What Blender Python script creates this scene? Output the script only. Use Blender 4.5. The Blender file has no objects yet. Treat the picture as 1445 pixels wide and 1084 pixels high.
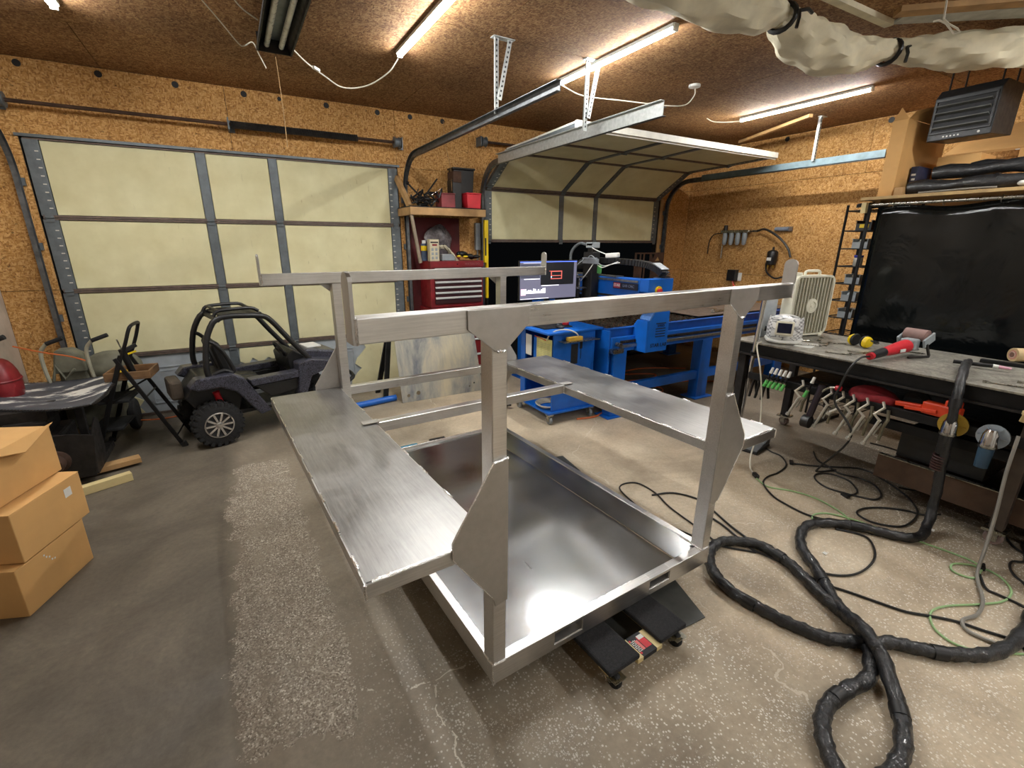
import bpy, math, random
from math import sin, cos, pi, radians as rad
from mathutils import Vector, Matrix
random.seed(7)
S = bpy.context.scene
# ------------------------------------------------------------------ camera
W, H = 1445, 1084
cam_d = bpy.data.cameras.new('camera'); cam = bpy.data.objects.new('camera', cam_d); S.collection.objects.link(cam); S.camera = cam
FPX = 652.61
cam_d.sensor_fit = 'HORIZONTAL'; cam_d.sensor_width = 36; cam_d.lens = FPX / W * 36
cam_d.shift_x = 10.923 / W; cam_d.shift_y = 2.03 / W
cam_d.clip_start = .05; cam_d.clip_end = 100
yw, pt, rl = rad(29.735), rad(17.07), rad(.236)
fwd = Vector((sin(yw) * cos(pt), cos(yw) * cos(pt), -sin(pt)))
rt = Vector((cos(yw), -sin(yw), 0)); up = rt.cross(fwd)
rt2 = rt * cos(rl) + up * sin(rl); up2 = -rt * sin(rl) + up * cos(rl)
M = Matrix((rt2, up2, -fwd)).transposed().to_4x4(); M.translation = (0, 0, 1.64); cam.matrix_world = M
# ------------------------------------------------------------------ world, exposure
wd = bpy.data.worlds.new('night'); S.world = wd; wd.use_nodes = True
wd.node_tree.nodes['Background'].inputs[0].default_value = (.0008, .0009, .001, 1); wd.node_tree.nodes['Background'].inputs[1].default_value = 1
S.view_settings.view_transform = 'Standard'; S.view_settings.look = 'None'; S.view_settings.gamma = 1
S.view_settings.exposure = 1.32; S.view_settings.use_curve_mapping = False
LAMP = 100.0
COL = S.collection
# ------------------------------------------------------------------ materials
MT = {}
def hexc(h):
    c = [int(h[i:i + 2], 16) / 255 for i in (0, 2, 4)]
    return tuple(x / 12.92 if x <= .04045 else ((x + .055) / 1.055) ** 2.4 for x in c) + (1,)
class NT:
    def __init__(s, name):
        m = bpy.data.materials.new(name); m.use_nodes = True; s.m = m; s.t = m.node_tree; s.b = s.t.nodes['Principled BSDF']; MT[name] = m
    def n(s, ty, **k):
        nd = s.t.nodes.new(ty)
        for a, b in k.items():
            if a.startswith('i_'):
                key = a[2:]; key = int(key) if key.isdigit() else key.replace('_', ' ')
                nd.inputs[key].default_value = b
            else: setattr(nd, a, b)
        return nd
    def l(s, a, b): s.t.links.new(a, b)
    def coord(s, scale=(1, 1, 1), rot=(0, 0, 0), kind='Object'):
        tc = s.n('ShaderNodeTexCoord'); mp = s.n('ShaderNodeMapping'); mp.inputs['Scale'].default_value = scale; mp.inputs['Rotation'].default_value = rot
        s.l(tc.outputs[kind], mp.inputs[0]); return mp.outputs[0]
    def noise(s, co, scale, detail=4, rough=.55, dist=0):
        x = s.n('ShaderNodeTexNoise'); x.inputs['Scale'].default_value = scale; x.inputs['Detail'].default_value = detail; x.inputs['Roughness'].default_value = rough; x.inputs['Distortion'].default_value = dist
        s.l(co, x.inputs['Vector']); return x.outputs['Fac']
    def ramp(s, fac, stops):
        r = s.n('ShaderNodeValToRGB'); e = r.color_ramp.elements
        while len(e) < len(stops): e.new(.5)
        for q, (p, c) in zip(e, stops):
            q.position = p; q.color = c if len(c) == 4 else tuple(c) + (1,)
        s.l(fac, r.inputs[0]); return r.outputs[0]
    def mix(s, f, a, b, mode='MIX'):
        m = s.n('ShaderNodeMix'); m.data_type = 'RGBA'; m.blend_type = mode
        for sock, v in ((m.inputs[0], f), (m.inputs[6], a), (m.inputs[7], b)):
            if isinstance(v, (int, float)): sock.default_value = v
            elif isinstance(v, tuple): sock.default_value = v
            else: s.l(v, sock)
        return m.outputs[2]
    def math(s, op, a, b=0.):
        m = s.n('ShaderNodeMath'); m.operation = op
        for sock, v in ((m.inputs[0], a), (m.inputs[1], b)):
            if isinstance(v, (int, float)): sock.default_value = v
            else: s.l(v, sock)
        return m.outputs[0]
    def bump(s, h, st=.3, d=.01):
        b = s.n('ShaderNodeBump'); b.inputs['Strength'].default_value = st; b.inputs['Distance'].default_value = d; s.l(h, b.inputs['Height']); s.l(b.outputs[0], s.b.inputs['Normal'])
def g(v): return (v, v, v, 1)
def flat(name, col, rough=.5, metal=0, var=.25, sc=12, bump=0, spec=None, coat=0):
    if name in MT: return MT[name]
    N = NT(name); c = hexc(col) if isinstance(col, str) else col
    co = N.coord(); f = N.noise(co, sc, 5)
    d = tuple(x * (1 - var) for x in c[:3]) + (1,); e = tuple(min(1, x * (1 + var * .6)) for x in c[:3]) + (1,)
    N.l(N.ramp(f, [(.3, d), (.7, e)]), N.b.inputs['Base Color'])
    N.l(N.ramp(N.noise(co, sc * 2.3, 3), [(.3, g(max(.02, rough - .08))), (.7, g(min(1, rough + .08)))]), N.b.inputs['Roughness'])
    N.b.inputs['Metallic'].default_value = metal
    if spec is not None: N.b.inputs['Specular IOR Level'].default_value = spec
    if coat: N.b.inputs['Coat Weight'].default_value = coat
    if bump: N.bump(N.noise(co, sc * 4, 4), bump, .004)
    return N.m
def emit(name, col, st):
    N = NT(name); N.b.inputs['Base Color'].default_value = hexc(col); N.b.inputs['Emission Color'].default_value = hexc(col); N.b.inputs['Emission Strength'].default_value = st; return N.m
def osb(name, cols, rough=.75, stain=.5):
    N = NT(name); co = N.coord()
    w = N.n('ShaderNodeTexNoise'); w.inputs['Scale'].default_value = 3; N.l(co, w.inputs['Vector'])
    def flake(rot, sc):
        mp = N.n('ShaderNodeMapping'); mp.inputs['Rotation'].default_value = rot; mp.inputs['Scale'].default_value = sc; N.l(co, mp.inputs[0])
        v = N.n('ShaderNodeTexVoronoi'); v.inputs['Scale'].default_value = 1; N.l(mp.outputs[0], v.inputs['Vector'])
        s_ = N.n('ShaderNodeSeparateColor'); N.l(v.outputs['Color'], s_.inputs[0]); return s_.outputs[0]
    a = flake((.4, .3, .5), (120, 45, 50)); b = flake((1.3, .9, 2.1), (45, 115, 120))
    m = N.mix(N.ramp(N.noise(co, 34, 2), [(.45, g(0)), (.55, g(1))]), a, b)
    fine = N.noise(co, 90, 3)
    m2 = N.mix(.35, m, fine)
    col = N.ramp(m2, [(.12, hexc(cols[0])), (.45, hexc(cols[1])), (.85, hexc(cols[2]))])
    st = N.ramp(N.noise(co, 1.3, 5, .6), [(.35, g(1 - stain)), (.65, g(1))])
    dk = N.ramp(N.noise(co, 28, 4, .7), [(.30, g(.35)), (.38, g(1))])
    col = N.mix(1., N.mix(1., col, st, 'MULTIPLY'), dk, 'MULTIPLY')
    N.l(col, N.b.inputs['Base Color']); N.b.inputs['Roughness'].default_value = rough; N.b.inputs['Specular IOR Level'].default_value = .22; N.bump(m2, .25, .004); return N.m
def alu(name, base=.78, r0=.22, r1=.42, stretch=(1, 30, 30), warm=(1, .985, .96), smudge=.25, bmp=.02):
    N = NT(name); co = N.coord(stretch); cs = N.coord()
    br = N.noise(co, 6, 6, .7); sm = N.noise(cs, 3.2, 5, .65, .4)
    c0 = tuple(base * (1 - smudge) * x for x in warm) + (1,); c1 = tuple(min(1, base * 1.1) * x for x in warm) + (1,)
    N.l(N.ramp(N.mix(.5, br, sm), [(.36, c0), (.62, c1)]), N.b.inputs['Base Color'])
    N.l(N.ramp(N.mix(.6, br, sm), [(.35, g(r0)), (.65, g(r1))]), N.b.inputs['Roughness'])
    N.b.inputs['Metallic'].default_value = 1; N.bump(br, .12, bmp * .05); return N.m

ALU = alu('aluminum_tube', .70, .26, .44)
ALUP = alu('aluminum_plate', .50, .42, .58, (6, 6, 6), (1, .97, .92), .10)
ALUD = alu('aluminum_deck_sheet', .46, .16, .24, (14, 14, 14), (.96, .98, 1), .10, 0)
ALUS = alu('aluminum_shelf_sheet', .42, .32, .50, (22, 1.2, 22), (1, .99, .96), .30, 0)
WELD = alu('weld_bead', .92, .2, .35, (60, 60, 60), (1, 1, 1), .1, .3)
GALV = flat('galvanized_steel', '9aa0a0', .38, .9, .25, 30)
GALVL = flat('bright_galvanized_steel', 'b9bdbb', .45, .6, .2, 40)
TRACK = flat('dull_track_steel', '6f7275', .42, .85, .35, 20)
STILE = flat('stile_steel', '6d7478', .5, .5, .25, 14)
RAILB = flat('brown_joint_strip', '6e5f56', .6, .3, .3, 20)
def foam_mat():
    N = NT('cream_insulation'); co = N.coord(); st = N.coord((6, 6, 1.6))
    c = N.ramp(N.noise(co, 4, 5), [(.3, hexc('cdc69a')), (.7, hexc('ddd8b0'))])
    mk = N.ramp(N.noise(st, 5.5, 4, .62), [(.64, g(0)), (.70, g(1))]); ar = N.ramp(N.noise(co, 1.3, 3), [(.42, g(0)), (.6, g(1))])
    c = N.mix(N.math('MULTIPLY', N.math('MULTIPLY', mk, ar), .42), c, hexc('9a9068')); N.l(c, N.b.inputs['Base Color']); N.b.inputs['Roughness'].default_value = .8; return N.m
FOAM = foam_mat()
SLVR = flat('bare_door_steel', 'aeb6bc', .55, .25, .25, 5)
SKIN = flat('door_outer_skin', 'd5d2c6', .5, 0, .15)
BLK = flat('black_plastic', '151516', .45, 0, .3, 20)
BLKM = flat('black_steel', '1b1b1c', .5, .5, .4, 15)
BLKR = flat('black_rubber', '1a1a1b', .75, 0, .35, 30, .2)
DKM = flat('dark_greasy_steel', '2b2826', .6, .4, .5, 12, .2)
SLEEVE = flat('black_sleeve_fabric', '1f2022', .4, 0, .6, 30, .9, coat=.2)
BLUE = flat('blue_paint', '1263c4', .36, 0, .18, 6)
BLUED = flat('blue_paint_worn', '0e51a6', .45, 0, .3, 9)
RED = flat('dark_red_paint', '7d1a20', .4, 0, .3, 8)
REDB = flat('bright_red_plastic', 'c5242f', .4, 0, .15)
REDD = flat('oxblood_board', '5b1518', .7, 0, .4, 5)
ORNG = flat('orange_plastic', 'd8431f', .42, 0, .15)
YEL = flat('yellow_paint', 'e3c20e', .45, 0, .12)
WHITE = flat('white_plastic', 'd8d8d2', .45, 0, .08)
CREAMP = flat('cream_plastic', 'e2dfcb', .5, 0, .12, 10)
CARD = flat('cardboard', 'cfa164', .8, 0, .14, 3, .05)
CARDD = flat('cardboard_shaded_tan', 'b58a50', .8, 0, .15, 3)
PINE = flat('pine_lumber', 'b08b5c', .7, 0, .3, 7, .1)
PLY = flat('plywood_light', 'd6c48f', .6, 0, .12, 8)
STLTOP = None
CANVAS = flat('canvas', 'ddd5ba', .9, 0, .22, 6, .15)
PLASTER = flat('grimy_plaster', 'b5a796', .9, 0, .3, 4, .1)
CHROME = flat('chrome', 'd8d8da', .12, 1, .1)
STEEL = flat('worn_steel', 'a8a69c', .3, 1, .3, 25)
LBLUE = flat('teal_carpet', '3d7d96', .9, 0, .25, 30, .3)
GRNP = flat('green_grip', '5bb05a', .5, 0, .1)
GREYP = flat('grey_plastic', '8f9598', .5, 0, .15)
RUST = flat('rusty_steel', '4a3427', .8, .3, .5, 10, .3)
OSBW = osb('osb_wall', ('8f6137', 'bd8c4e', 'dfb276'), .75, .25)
OSBC = osb('osb_ceiling', ('684730', '916a46', 'bb9668'), .85, .35)  # board tone set darker than the walls to carry the grazing light
INK = flat('dark_ink', '14161c', .6, 0, 0)
CARPET = flat('charcoal_carpet', '232325', .95, 0, .5, 120, .5)
MAT_ = flat('rubber_mat', '4c4d49', .6, 0, .25, 8, .1)
CORD = flat('black_cable_skin', '1c1b1a', .5, 0, .1)
CORDG = flat('green_cable_skin', '9cc088', .5, 0, .1)
CORDW = flat('off_white_cord', 'cfc9b8', .6, 0, .1)
CORDY = flat('grey_cable_skin', '8d8a82', .5, 0, .1)
CORDO = flat('orange_cable_skin', 'c4632c', .5, 0, .1)
TUBE = None
def floor_mat():
    N = NT('worn_concrete'); co = N.coord()
    big = N.noise(co, .55, 6, .6, .5); mid = N.noise(co, 2.6, 6, .6, .3); fine = N.noise(co, 40, 4, .7)
    c = N.ramp(big, [(.33, hexc('8e8575')), (.5, hexc('a79b89')), (.68, hexc('bdb19e'))])
    c2 = N.ramp(mid, [(.3, hexc('7a6b59')), (.55, hexc('a99b88')), (.75, hexc('bfb5a5'))])
    c = N.mix(.5, c, c2); c = N.mix(.35, c, N.mix(1., c, N.ramp(fine, [(.3, g(.55)), (.7, g(1.2))]), 'MULTIPLY'))
    # brown oil stains
    stn = N.ramp(N.noise(co, 1.1, 5, .65, .8), [(.50, g(0)), (.68, g(1))])
    c = N.mix(N.math('MULTIPLY', stn, .45), c, hexc('5f5140'))
    # smooth grey trowelled slab, toned darker for the weak light there, to the left of x = -0.27, exposed aggregate strip beside it
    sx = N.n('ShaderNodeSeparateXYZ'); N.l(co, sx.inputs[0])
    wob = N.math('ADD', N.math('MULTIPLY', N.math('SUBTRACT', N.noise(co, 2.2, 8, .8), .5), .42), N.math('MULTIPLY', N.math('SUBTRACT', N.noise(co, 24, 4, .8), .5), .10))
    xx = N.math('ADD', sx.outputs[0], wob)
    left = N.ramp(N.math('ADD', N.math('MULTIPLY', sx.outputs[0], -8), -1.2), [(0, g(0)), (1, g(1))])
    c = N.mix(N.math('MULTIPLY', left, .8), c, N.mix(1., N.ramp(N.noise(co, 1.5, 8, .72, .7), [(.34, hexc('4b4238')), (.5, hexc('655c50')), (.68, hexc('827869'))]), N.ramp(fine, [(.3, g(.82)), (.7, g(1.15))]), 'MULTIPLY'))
    a1 = N.math('LESS_THAN', N.math('ABSOLUTE', N.math('SUBTRACT', xx, -.02)), .2)
    a2 = N.math('MULTIPLY', N.math('GREATER_THAN', N.math('ADD', sx.outputs[1], N.math('MULTIPLY', wob, 2)), 1.35), N.math('LESS_THAN', N.math('ADD', sx.outputs[1], wob), 3.75))
    agg = N.math('MULTIPLY', a1, a2)
    # painted light along x: dimmed left, brightened right, bench shade at the far right
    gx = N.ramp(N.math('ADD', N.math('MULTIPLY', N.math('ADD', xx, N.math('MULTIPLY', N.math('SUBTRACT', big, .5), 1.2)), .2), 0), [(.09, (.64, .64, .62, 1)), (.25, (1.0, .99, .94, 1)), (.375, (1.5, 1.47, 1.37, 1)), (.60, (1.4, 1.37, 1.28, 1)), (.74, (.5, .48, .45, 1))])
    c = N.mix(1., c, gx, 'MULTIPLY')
    # bright specks
    def specks(scale, thr):
        v = N.n('ShaderNodeTexVoronoi'); v.inputs['Scale'].default_value = scale; N.l(co, v.inputs['Vector'])
        s_ = N.n('ShaderNodeSeparateColor'); N.l(v.outputs['Color'], s_.inputs[0])
        return N.math('MULTIPLY', N.math('GREATER_THAN', s_.outputs[0], thr), N.math('LESS_THAN', v.outputs['Distance'], .42)), v
    s1, v1 = specks(105, .72); s2, v2 = specks(170, .6)
    patch = N.ramp(N.noise(co, 1.7, 5, .7, .6), [(.36, g(.3)), (.52, g(1))])
    near = N.math('MULTIPLY', N.ramp(sx.outputs[0], [(.1, g(0)), (.4, g(1))]), N.ramp(N.math('MULTIPLY', sx.outputs[1], .4), [(.25, g(1)), (.85, g(.12))]))
    p1 = N.math('MULTIPLY', N.math('MULTIPLY', s1, patch), near)
    c = N.mix(N.math('MULTIPLY', p1, .72), c, hexc('ebe7dc'))
    p2 = N.math('MULTIPLY', N.math('MULTIPLY', s2, N.ramp(N.noise(co, 4.5, 5, .75), [(.50, g(0)), (.58, g(1))])), near)
    c = N.mix(N.math('MULTIPLY', p2, .6), c, hexc('d8d3c8'))
    vs = N.n('ShaderNodeSeparateColor'); N.l(v2.outputs['Color'], vs.inputs[0])
    ac = N.ramp(vs.outputs[1], [(0, hexc('5a4e41')), (.55, hexc('94897a')), (.85, hexc('a89e8e')), (1, hexc('ded6c6'))])
    c = N.mix(N.math('MULTIPLY', N.math('MULTIPLY', agg, N.ramp(N.noise(co, 7, 5, .7), [(.36, g(.25)), (.5, g(1))])), .75), c, ac)
    # hairline cracks
    dm = N.n('ShaderNodeTexNoise'); dm.inputs['Scale'].default_value = 6; dm.inputs['Detail'].default_value = 6; N.l(co, dm.inputs['Vector'])
    dv = N.mix(.12, co, dm.outputs['Color'])
    ve = N.n('ShaderNodeTexVoronoi'); ve.feature = 'DISTANCE_TO_EDGE'; ve.inputs['Scale'].default_value = .55; N.l(dv, ve.inputs['Vector'])
    cr = N.math('MULTIPLY', N.math('LESS_THAN', ve.outputs['Distance'], .0013), N.math('GREATER_THAN', N.noise(co, 5.1, 4), .5))
    c = N.mix(N.math('MULTIPLY', N.math('MULTIPLY', cr, N.ramp(sx.outputs[0], [(0, g(0)), (.15, g(1))])), .6), c, hexc('d8d0be'))
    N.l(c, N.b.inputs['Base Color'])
    r = N.ramp(mid, [(.3, g(.48)), (.7, g(.75))]); N.l(r, N.b.inputs['Roughness'])
    hh = N.mix(.5, fine, N.math('MULTIPLY', v1.outputs['Distance'], agg)); N.bump(hh, .35, .004); return N.m
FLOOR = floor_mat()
def bench_mat():
    N = NT('scorched_bench_steel'); co = N.coord((1, 1, 1)); a = N.noise(co, 9, 7, .7, 1.2); b = N.noise(co, 60, 4, .7)
    N.l(N.ramp(N.mix(.4, a, b), [(.3, hexc('3d3a36')), (.45, hexc('77736a')), (.6, hexc('a09c8f')), (.75, hexc('bdb8a8'))]), N.b.inputs['Base Color'])
    N.b.inputs['Metallic'].default_value = .25; N.b.inputs['Roughness'].default_value = .5; N.bump(a, .15, .003); return N.m
STLTOP = bench_mat()
def camo_mat():
    N = NT('dark_marbled_graphic'); co = N.coord(); v = N.noise(co, 22, 6, .8, 3.5)
    N.l(N.ramp(v, [(.40, hexc('0b0b0d')), (.46, hexc('17171c')), (.49, hexc('77778a')), (.515, hexc('18181d')), (.70, hexc('09090b'))]), N.b.inputs['Base Color']); N.b.inputs['Roughness'].default_value = .3; return N.m
CAMO = camo_mat()
def sheet_mat():
    N = NT('mill_scale_sheet'); co = N.coord((1, 1, .35)); v = N.noise(co, 3.2, 6, .7, .3)
    N.l(N.ramp(v, [(.34, hexc('6c7480')), (.5, hexc('b0afa6')), (.66, hexc('d6cdb2'))]), N.b.inputs['Base Color']); N.b.inputs['Metallic'].default_value = .35
    N.b.inputs['Roughness'].default_value = .42; return N.m
SHEET = sheet_mat()
def paintsplash_mat():
    N = NT('paint_splashed_steel'); co = N.coord((1.0, 2.6, 1)); v = N.noise(co, 1.9, 7, .66, .3)
    N.l(N.ramp(v, [(.3, hexc('3a3c40')), (.53, hexc('50535a')), (.56, hexc('d6d4cc')), (.8, hexc('e6e4dc'))]), N.b.inputs['Base Color']); N.b.inputs['Roughness'].default_value = .55; N.bump(v, .4, .01); return N.m
SPLASH = paintsplash_mat()
def curtain_mat():
    N = NT('dark_green_black_vinyl'); N.b.inputs['Base Color'].default_value = hexc('0a0d0e'); N.b.inputs['Specular IOR Level'].default_value = .35; N.b.inputs['Roughness'].default_value = .12
    co = N.coord(); N.bump(N.noise(co, 2.2, 4, .5, .5), .25, .05); return N.m
VINYL = curtain_mat()
# ------------------------------------------------------------------ mesh builder
class MB:
    def __init__(s): s.v = []; s.f = []
    def add(s, vs, fs):
        o = len(s.v); s.v += [tuple(v) for v in vs]; s.f += [tuple(i + o for i in f) for f in fs]; return s
    def box(s, x0, y0, z0, x1, y1, z1):
        if x0 > x1: x0, x1 = x1, x0
        if y0 > y1: y0, y1 = y1, y0
        if z0 > z1: z0, z1 = z1, z0
        return s.add([(x0, y0, z0), (x1, y0, z0), (x1, y1, z0), (x0, y1, z0), (x0, y0, z1), (x1, y0, z1), (x1, y1, z1), (x0, y1, z1)],
                     [(0, 3, 2, 1), (4, 5, 6, 7), (0, 1, 5, 4), (1, 2, 6, 5), (2, 3, 7, 6), (3, 0, 4, 7)])
    def beam(s, a, b, w, h, upv=(0, 0, 1)):       # box from a to b, w across, h along up
        a = Vector(a); b = Vector(b); d = (b - a).normalized(); u = Vector(upv)
        if abs(d.dot(u)) > .98: u = Vector((0, 1, 0))
        r = d.cross(u).normalized() * w / 2; u2 = r.cross(d).normalized() * h / 2
        vs = [p + q for p in (a, b) for q in (-r - u2, r - u2, r + u2, -r + u2)]
        return s.add(vs, [(0, 1, 2, 3), (7, 6, 5, 4), (0, 4, 5, 1), (1, 5, 6, 2), (2, 6, 7, 3), (3, 7, 4, 0)])
    def cyl(s, a, b, r0, r1=None, n=12):
        r1 = r0 if r1 is None else r1; a = Vector(a); b = Vector(b); d = (b - a).normalized()
        t = Vector((0, 0, 1)) if abs(d.z) < .9 else Vector((1, 0, 0)); x = d.cross(t).normalized(); y = d.cross(x)
        vs = [a + (x * cos(2 * pi * i / n) + y * sin(2 * pi * i / n)) * r0 for i in range(n)] + [b + (x * cos(2 * pi * i / n) + y * sin(2 * pi * i / n)) * r1 for i in range(n)]
        fs = [(i, (i + 1) % n, n + (i + 1) % n, n + i) for i in range(n)] + [tuple(range(n))[::-1], tuple(range(n, 2 * n))]
        return s.add(vs, fs)
    def tube(s, pts, r, n=8, closed=False, rfun=None):
        P = [Vector(p) for p in pts]; m = len(P); rings = []; x = None
        for i, p in enumerate(P):
            a = P[(i - 1) % m] if (closed or i > 0) else p; b = P[(i + 1) % m] if (closed or i < m - 1) else p
            d = (b - a); d = d.normalized() if d.length > 1e-9 else Vector((0, 0, 1))
            if x is None:
                t = Vector((0, 0, 1)) if abs(d.z) < .9 else Vector((1, 0, 0)); x = d.cross(t).normalized()
            else:
                x = (x - d * x.dot(d)); x = x.normalized() if x.length > 1e-6 else d.orthogonal().normalized()
            y = d.cross(x); rr = rfun(i) if rfun else r
            rings.append([p + (x * cos(2 * pi * k / n) + y * sin(2 * pi * k / n)) * rr for k in range(n)])
        vs = [v for R in rings for v in R]; fs = []
        for i in range(m if closed else m - 1):
            j = (i + 1) % m
            fs += [(i * n + k, i * n + (k + 1) % n, j * n + (k + 1) % n, j * n + k) for k in range(n)]
        if not closed: fs += [tuple(range(n))[::-1], tuple(range((m - 1) * n, m * n))]
        return s.add(vs, fs)
    def prism(s, pts, ax, a, b):                    # 2D outline extruded along axis ax
        def P(p, c): return {0: (c, p[0], p[1]), 1: (p[0], c, p[1]), 2: (p[0], p[1], c)}[ax]
        n = len(pts); vs = [P(p, a) for p in pts] + [P(p, b) for p in pts]
        return s.add(vs, [tuple(range(n)), tuple(range(n, 2 * n))[::-1]] + [(i, n + i, n + (i + 1) % n, (i + 1) % n) for i in range(n)])
    def lathe(s, prof, c=(0, 0, 0), ax=2, n=20):
        vs = []; m = len(prof)
        for r, h in prof:
            for k in range(n):
                a = 2 * pi * k / n; u, v = r * cos(a), r * sin(a)
                q = {0: (h, u, v), 1: (u, h, v), 2: (u, v, h)}[ax]; vs.append((q[0] + c[0], q[1] + c[1], q[2] + c[2]))
        fs = [(i * n + k, i * n + (k + 1) % n, (i + 1) * n + (k + 1) % n, (i + 1) * n + k) for i in range(m - 1) for k in range(n)]
        fs += [tuple(range(n))[::-1], tuple(range((m - 1) * n, m * n))]
        return s.add(vs, fs)
    def sph(s, c, r, n=12, m=8):
        if isinstance(r, (int, float)): r = (r, r, r)
        vs = []; 
        for i in range(m + 1):
            t = pi * i / m; t = min(max(t, .02), pi - .02)
            for k in range(n):
                a = 2 * pi * k / n; vs.append((c[0] + r[0] * sin(t) * cos(a), c[1] + r[1] * sin(t) * sin(a), c[2] + r[2] * cos(t)))
        fs = [(i * n + k, i * n + (k + 1) % n, (i + 1) * n + (k + 1) % n, (i + 1) * n + k) for i in range(m) for k in range(n)]
        fs += [tuple(range(n))[::-1], tuple(range(m * n, (m + 1) * n))]
        return s.add(vs, fs)
    def grid(s, fn, nu, nv, th=0.):
        vs = [fn(i / nu, j / nv) for j in range(nv + 1) for i in range(nu + 1)]
        fs = [(j * (nu + 1) + i, j * (nu + 1) + i + 1, (j + 1) * (nu + 1) + i + 1, (j + 1) * (nu + 1) + i) for j in range(nv) for i in range(nu)]
        return s.add(vs, fs)
    def xf(s, M):
        s.v = [tuple(M @ Vector(v)) for v in s.v]; return s
def part(name, mb, m, parent=None, smooth=False, bevel=0, label=None, kind=None, solid=0, link=True):
    me = bpy.data.meshes.new(name); me.from_pydata([tuple(v) for v in mb.v], [], mb.f); me.validate(); me.update()
    import bmesh
    bm = bmesh.new(); bm.from_mesh(me); bmesh.ops.recalc_face_normals(bm, faces=bm.faces); bm.to_mesh(me); bm.free()
    me.materials.append(m); o = bpy.data.objects.new(name, me); COL.objects.link(o)
    if parent: o.parent = parent
    if smooth:
        me.shade_smooth()
        if hasattr(me, 'set_sharp_from_angle'): me.set_sharp_from_angle(angle=rad(40))
    if solid:
        md = o.modifiers.new('thick', 'SOLIDIFY'); md.thickness = solid
    if bevel:
        md = o.modifiers.new('bevel', 'BEVEL'); md.width = bevel; md.segments = 2; md.limit_method = 'ANGLE'
    if label: o['label'] = label
    if kind: o['kind'] = kind
    return o
def tag(o, label, cat, group=None, kind=None):
    o['label'] = label; o['category'] = cat
    if group: o['group'] = group
    if kind: o['kind'] = kind
    return o
def thing(name, label, cat, loc=(0, 0, 0), rz=0, group=None):
    o = bpy.data.objects.new(name, None); o.empty_display_size = .1; COL.objects.link(o); o.location = loc; o.rotation_euler = (0, 0, rz)
    return tag(o, label, cat, group)
def struct(name, loc=(0, 0, 0)):
    o = bpy.data.objects.new(name, None); COL.objects.link(o); o.location = loc; o['kind'] = 'structure'; return o
def dup(o, loc=None, rz=None, label=None):
    def cp(x, par):
        c = x.copy(); COL.objects.link(c)
        if par: c.parent = par
        for ch in x.children: cp(ch, c)
        return c
    c = cp(o, None)
    if loc is not None: c.location = loc
    if rz is not None: c.rotation_euler = (0, 0, rz)
    if label: c['label'] = label
    return c
def spl(pts, k=6, closed=False):                    # Catmull-Rom
    P = [Vector(p) for p in pts]; n = len(P); out = []
    rng = range(n if closed else n - 1)
    for i in rng:
        p1, p2 = P[i], P[(i + 1) % n]; p0 = P[i - 1] if (i > 0 or closed) else p1 * 2 - p2; p3 = P[(i + 2) % n] if (i < n - 2 or closed) else p2 * 2 - p1
        for j in range(k):
            t = j / k; out.append(.5 * ((2 * p1) + (p2 - p0) * t + (2 * p0 - 5 * p1 + 4 * p2 - p3) * t * t + (-p0 + 3 * p1 - 3 * p2 + p3) * t ** 3))
    if not closed: out.append(P[-1])
    return out
def text(name, s, size, m, parent, loc, rot, depth=.0015, label=None):
    cu = bpy.data.curves.new(name, 'FONT'); cu.body = s; cu.size = size; cu.extrude = depth; cu.align_x = 'CENTER'; cu.align_y = 'CENTER'; cu.resolution_u = 2
    t = bpy.data.objects.new('tmp', cu); COL.objects.link(t); dg = bpy.context.evaluated_depsgraph_get(); me = bpy.data.meshes.new_from_object(t.evaluated_get(dg))
    bpy.data.objects.remove(t); me.name = name; me.materials.clear(); me.materials.append(m); o = bpy.data.objects.new(name, me); COL.objects.link(o)
    if parent: o.parent = parent
    o.location = loc; o.rotation_euler = rot
    return o
def holed(outline, holes, th):                      # flat plate in XY with round holes, as an MB
    cu = bpy.data.curves.new('tmp', 'CURVE'); cu.dimensions = '2D'; cu.fill_mode = 'BOTH'; cu.extrude = th / 2
    def poly(ps):
        sp = cu.splines.new('POLY'); sp.points.add(len(ps) - 1); sp.use_cyclic_u = True
        for q, p in zip(sp.points, ps): q.co = (p[0], p[1], 0, 1)
    poly(outline)
    for h in holes:
        if not isinstance(h[0], tuple): x, y, r = h; poly([(x + r * cos(2 * pi * i / 14), y + r * sin(2 * pi * i / 14)) for i in range(14)])
        else: poly(h)
    t = bpy.data.objects.new('tmp', cu); COL.objects.link(t); dg = bpy.context.evaluated_depsgraph_get(); me = bpy.data.meshes.new_from_object(t.evaluated_get(dg))
    mb = MB(); mb.v = [tuple(v.co) for v in me.vertices]; mb.f = [tuple(p.vertices) for p in me.polygons]
    bpy.data.objects.remove(t); bpy.data.meshes.remove(me); return mb
X90 = Matrix.Rotation(pi / 2, 4, 'X')
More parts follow.
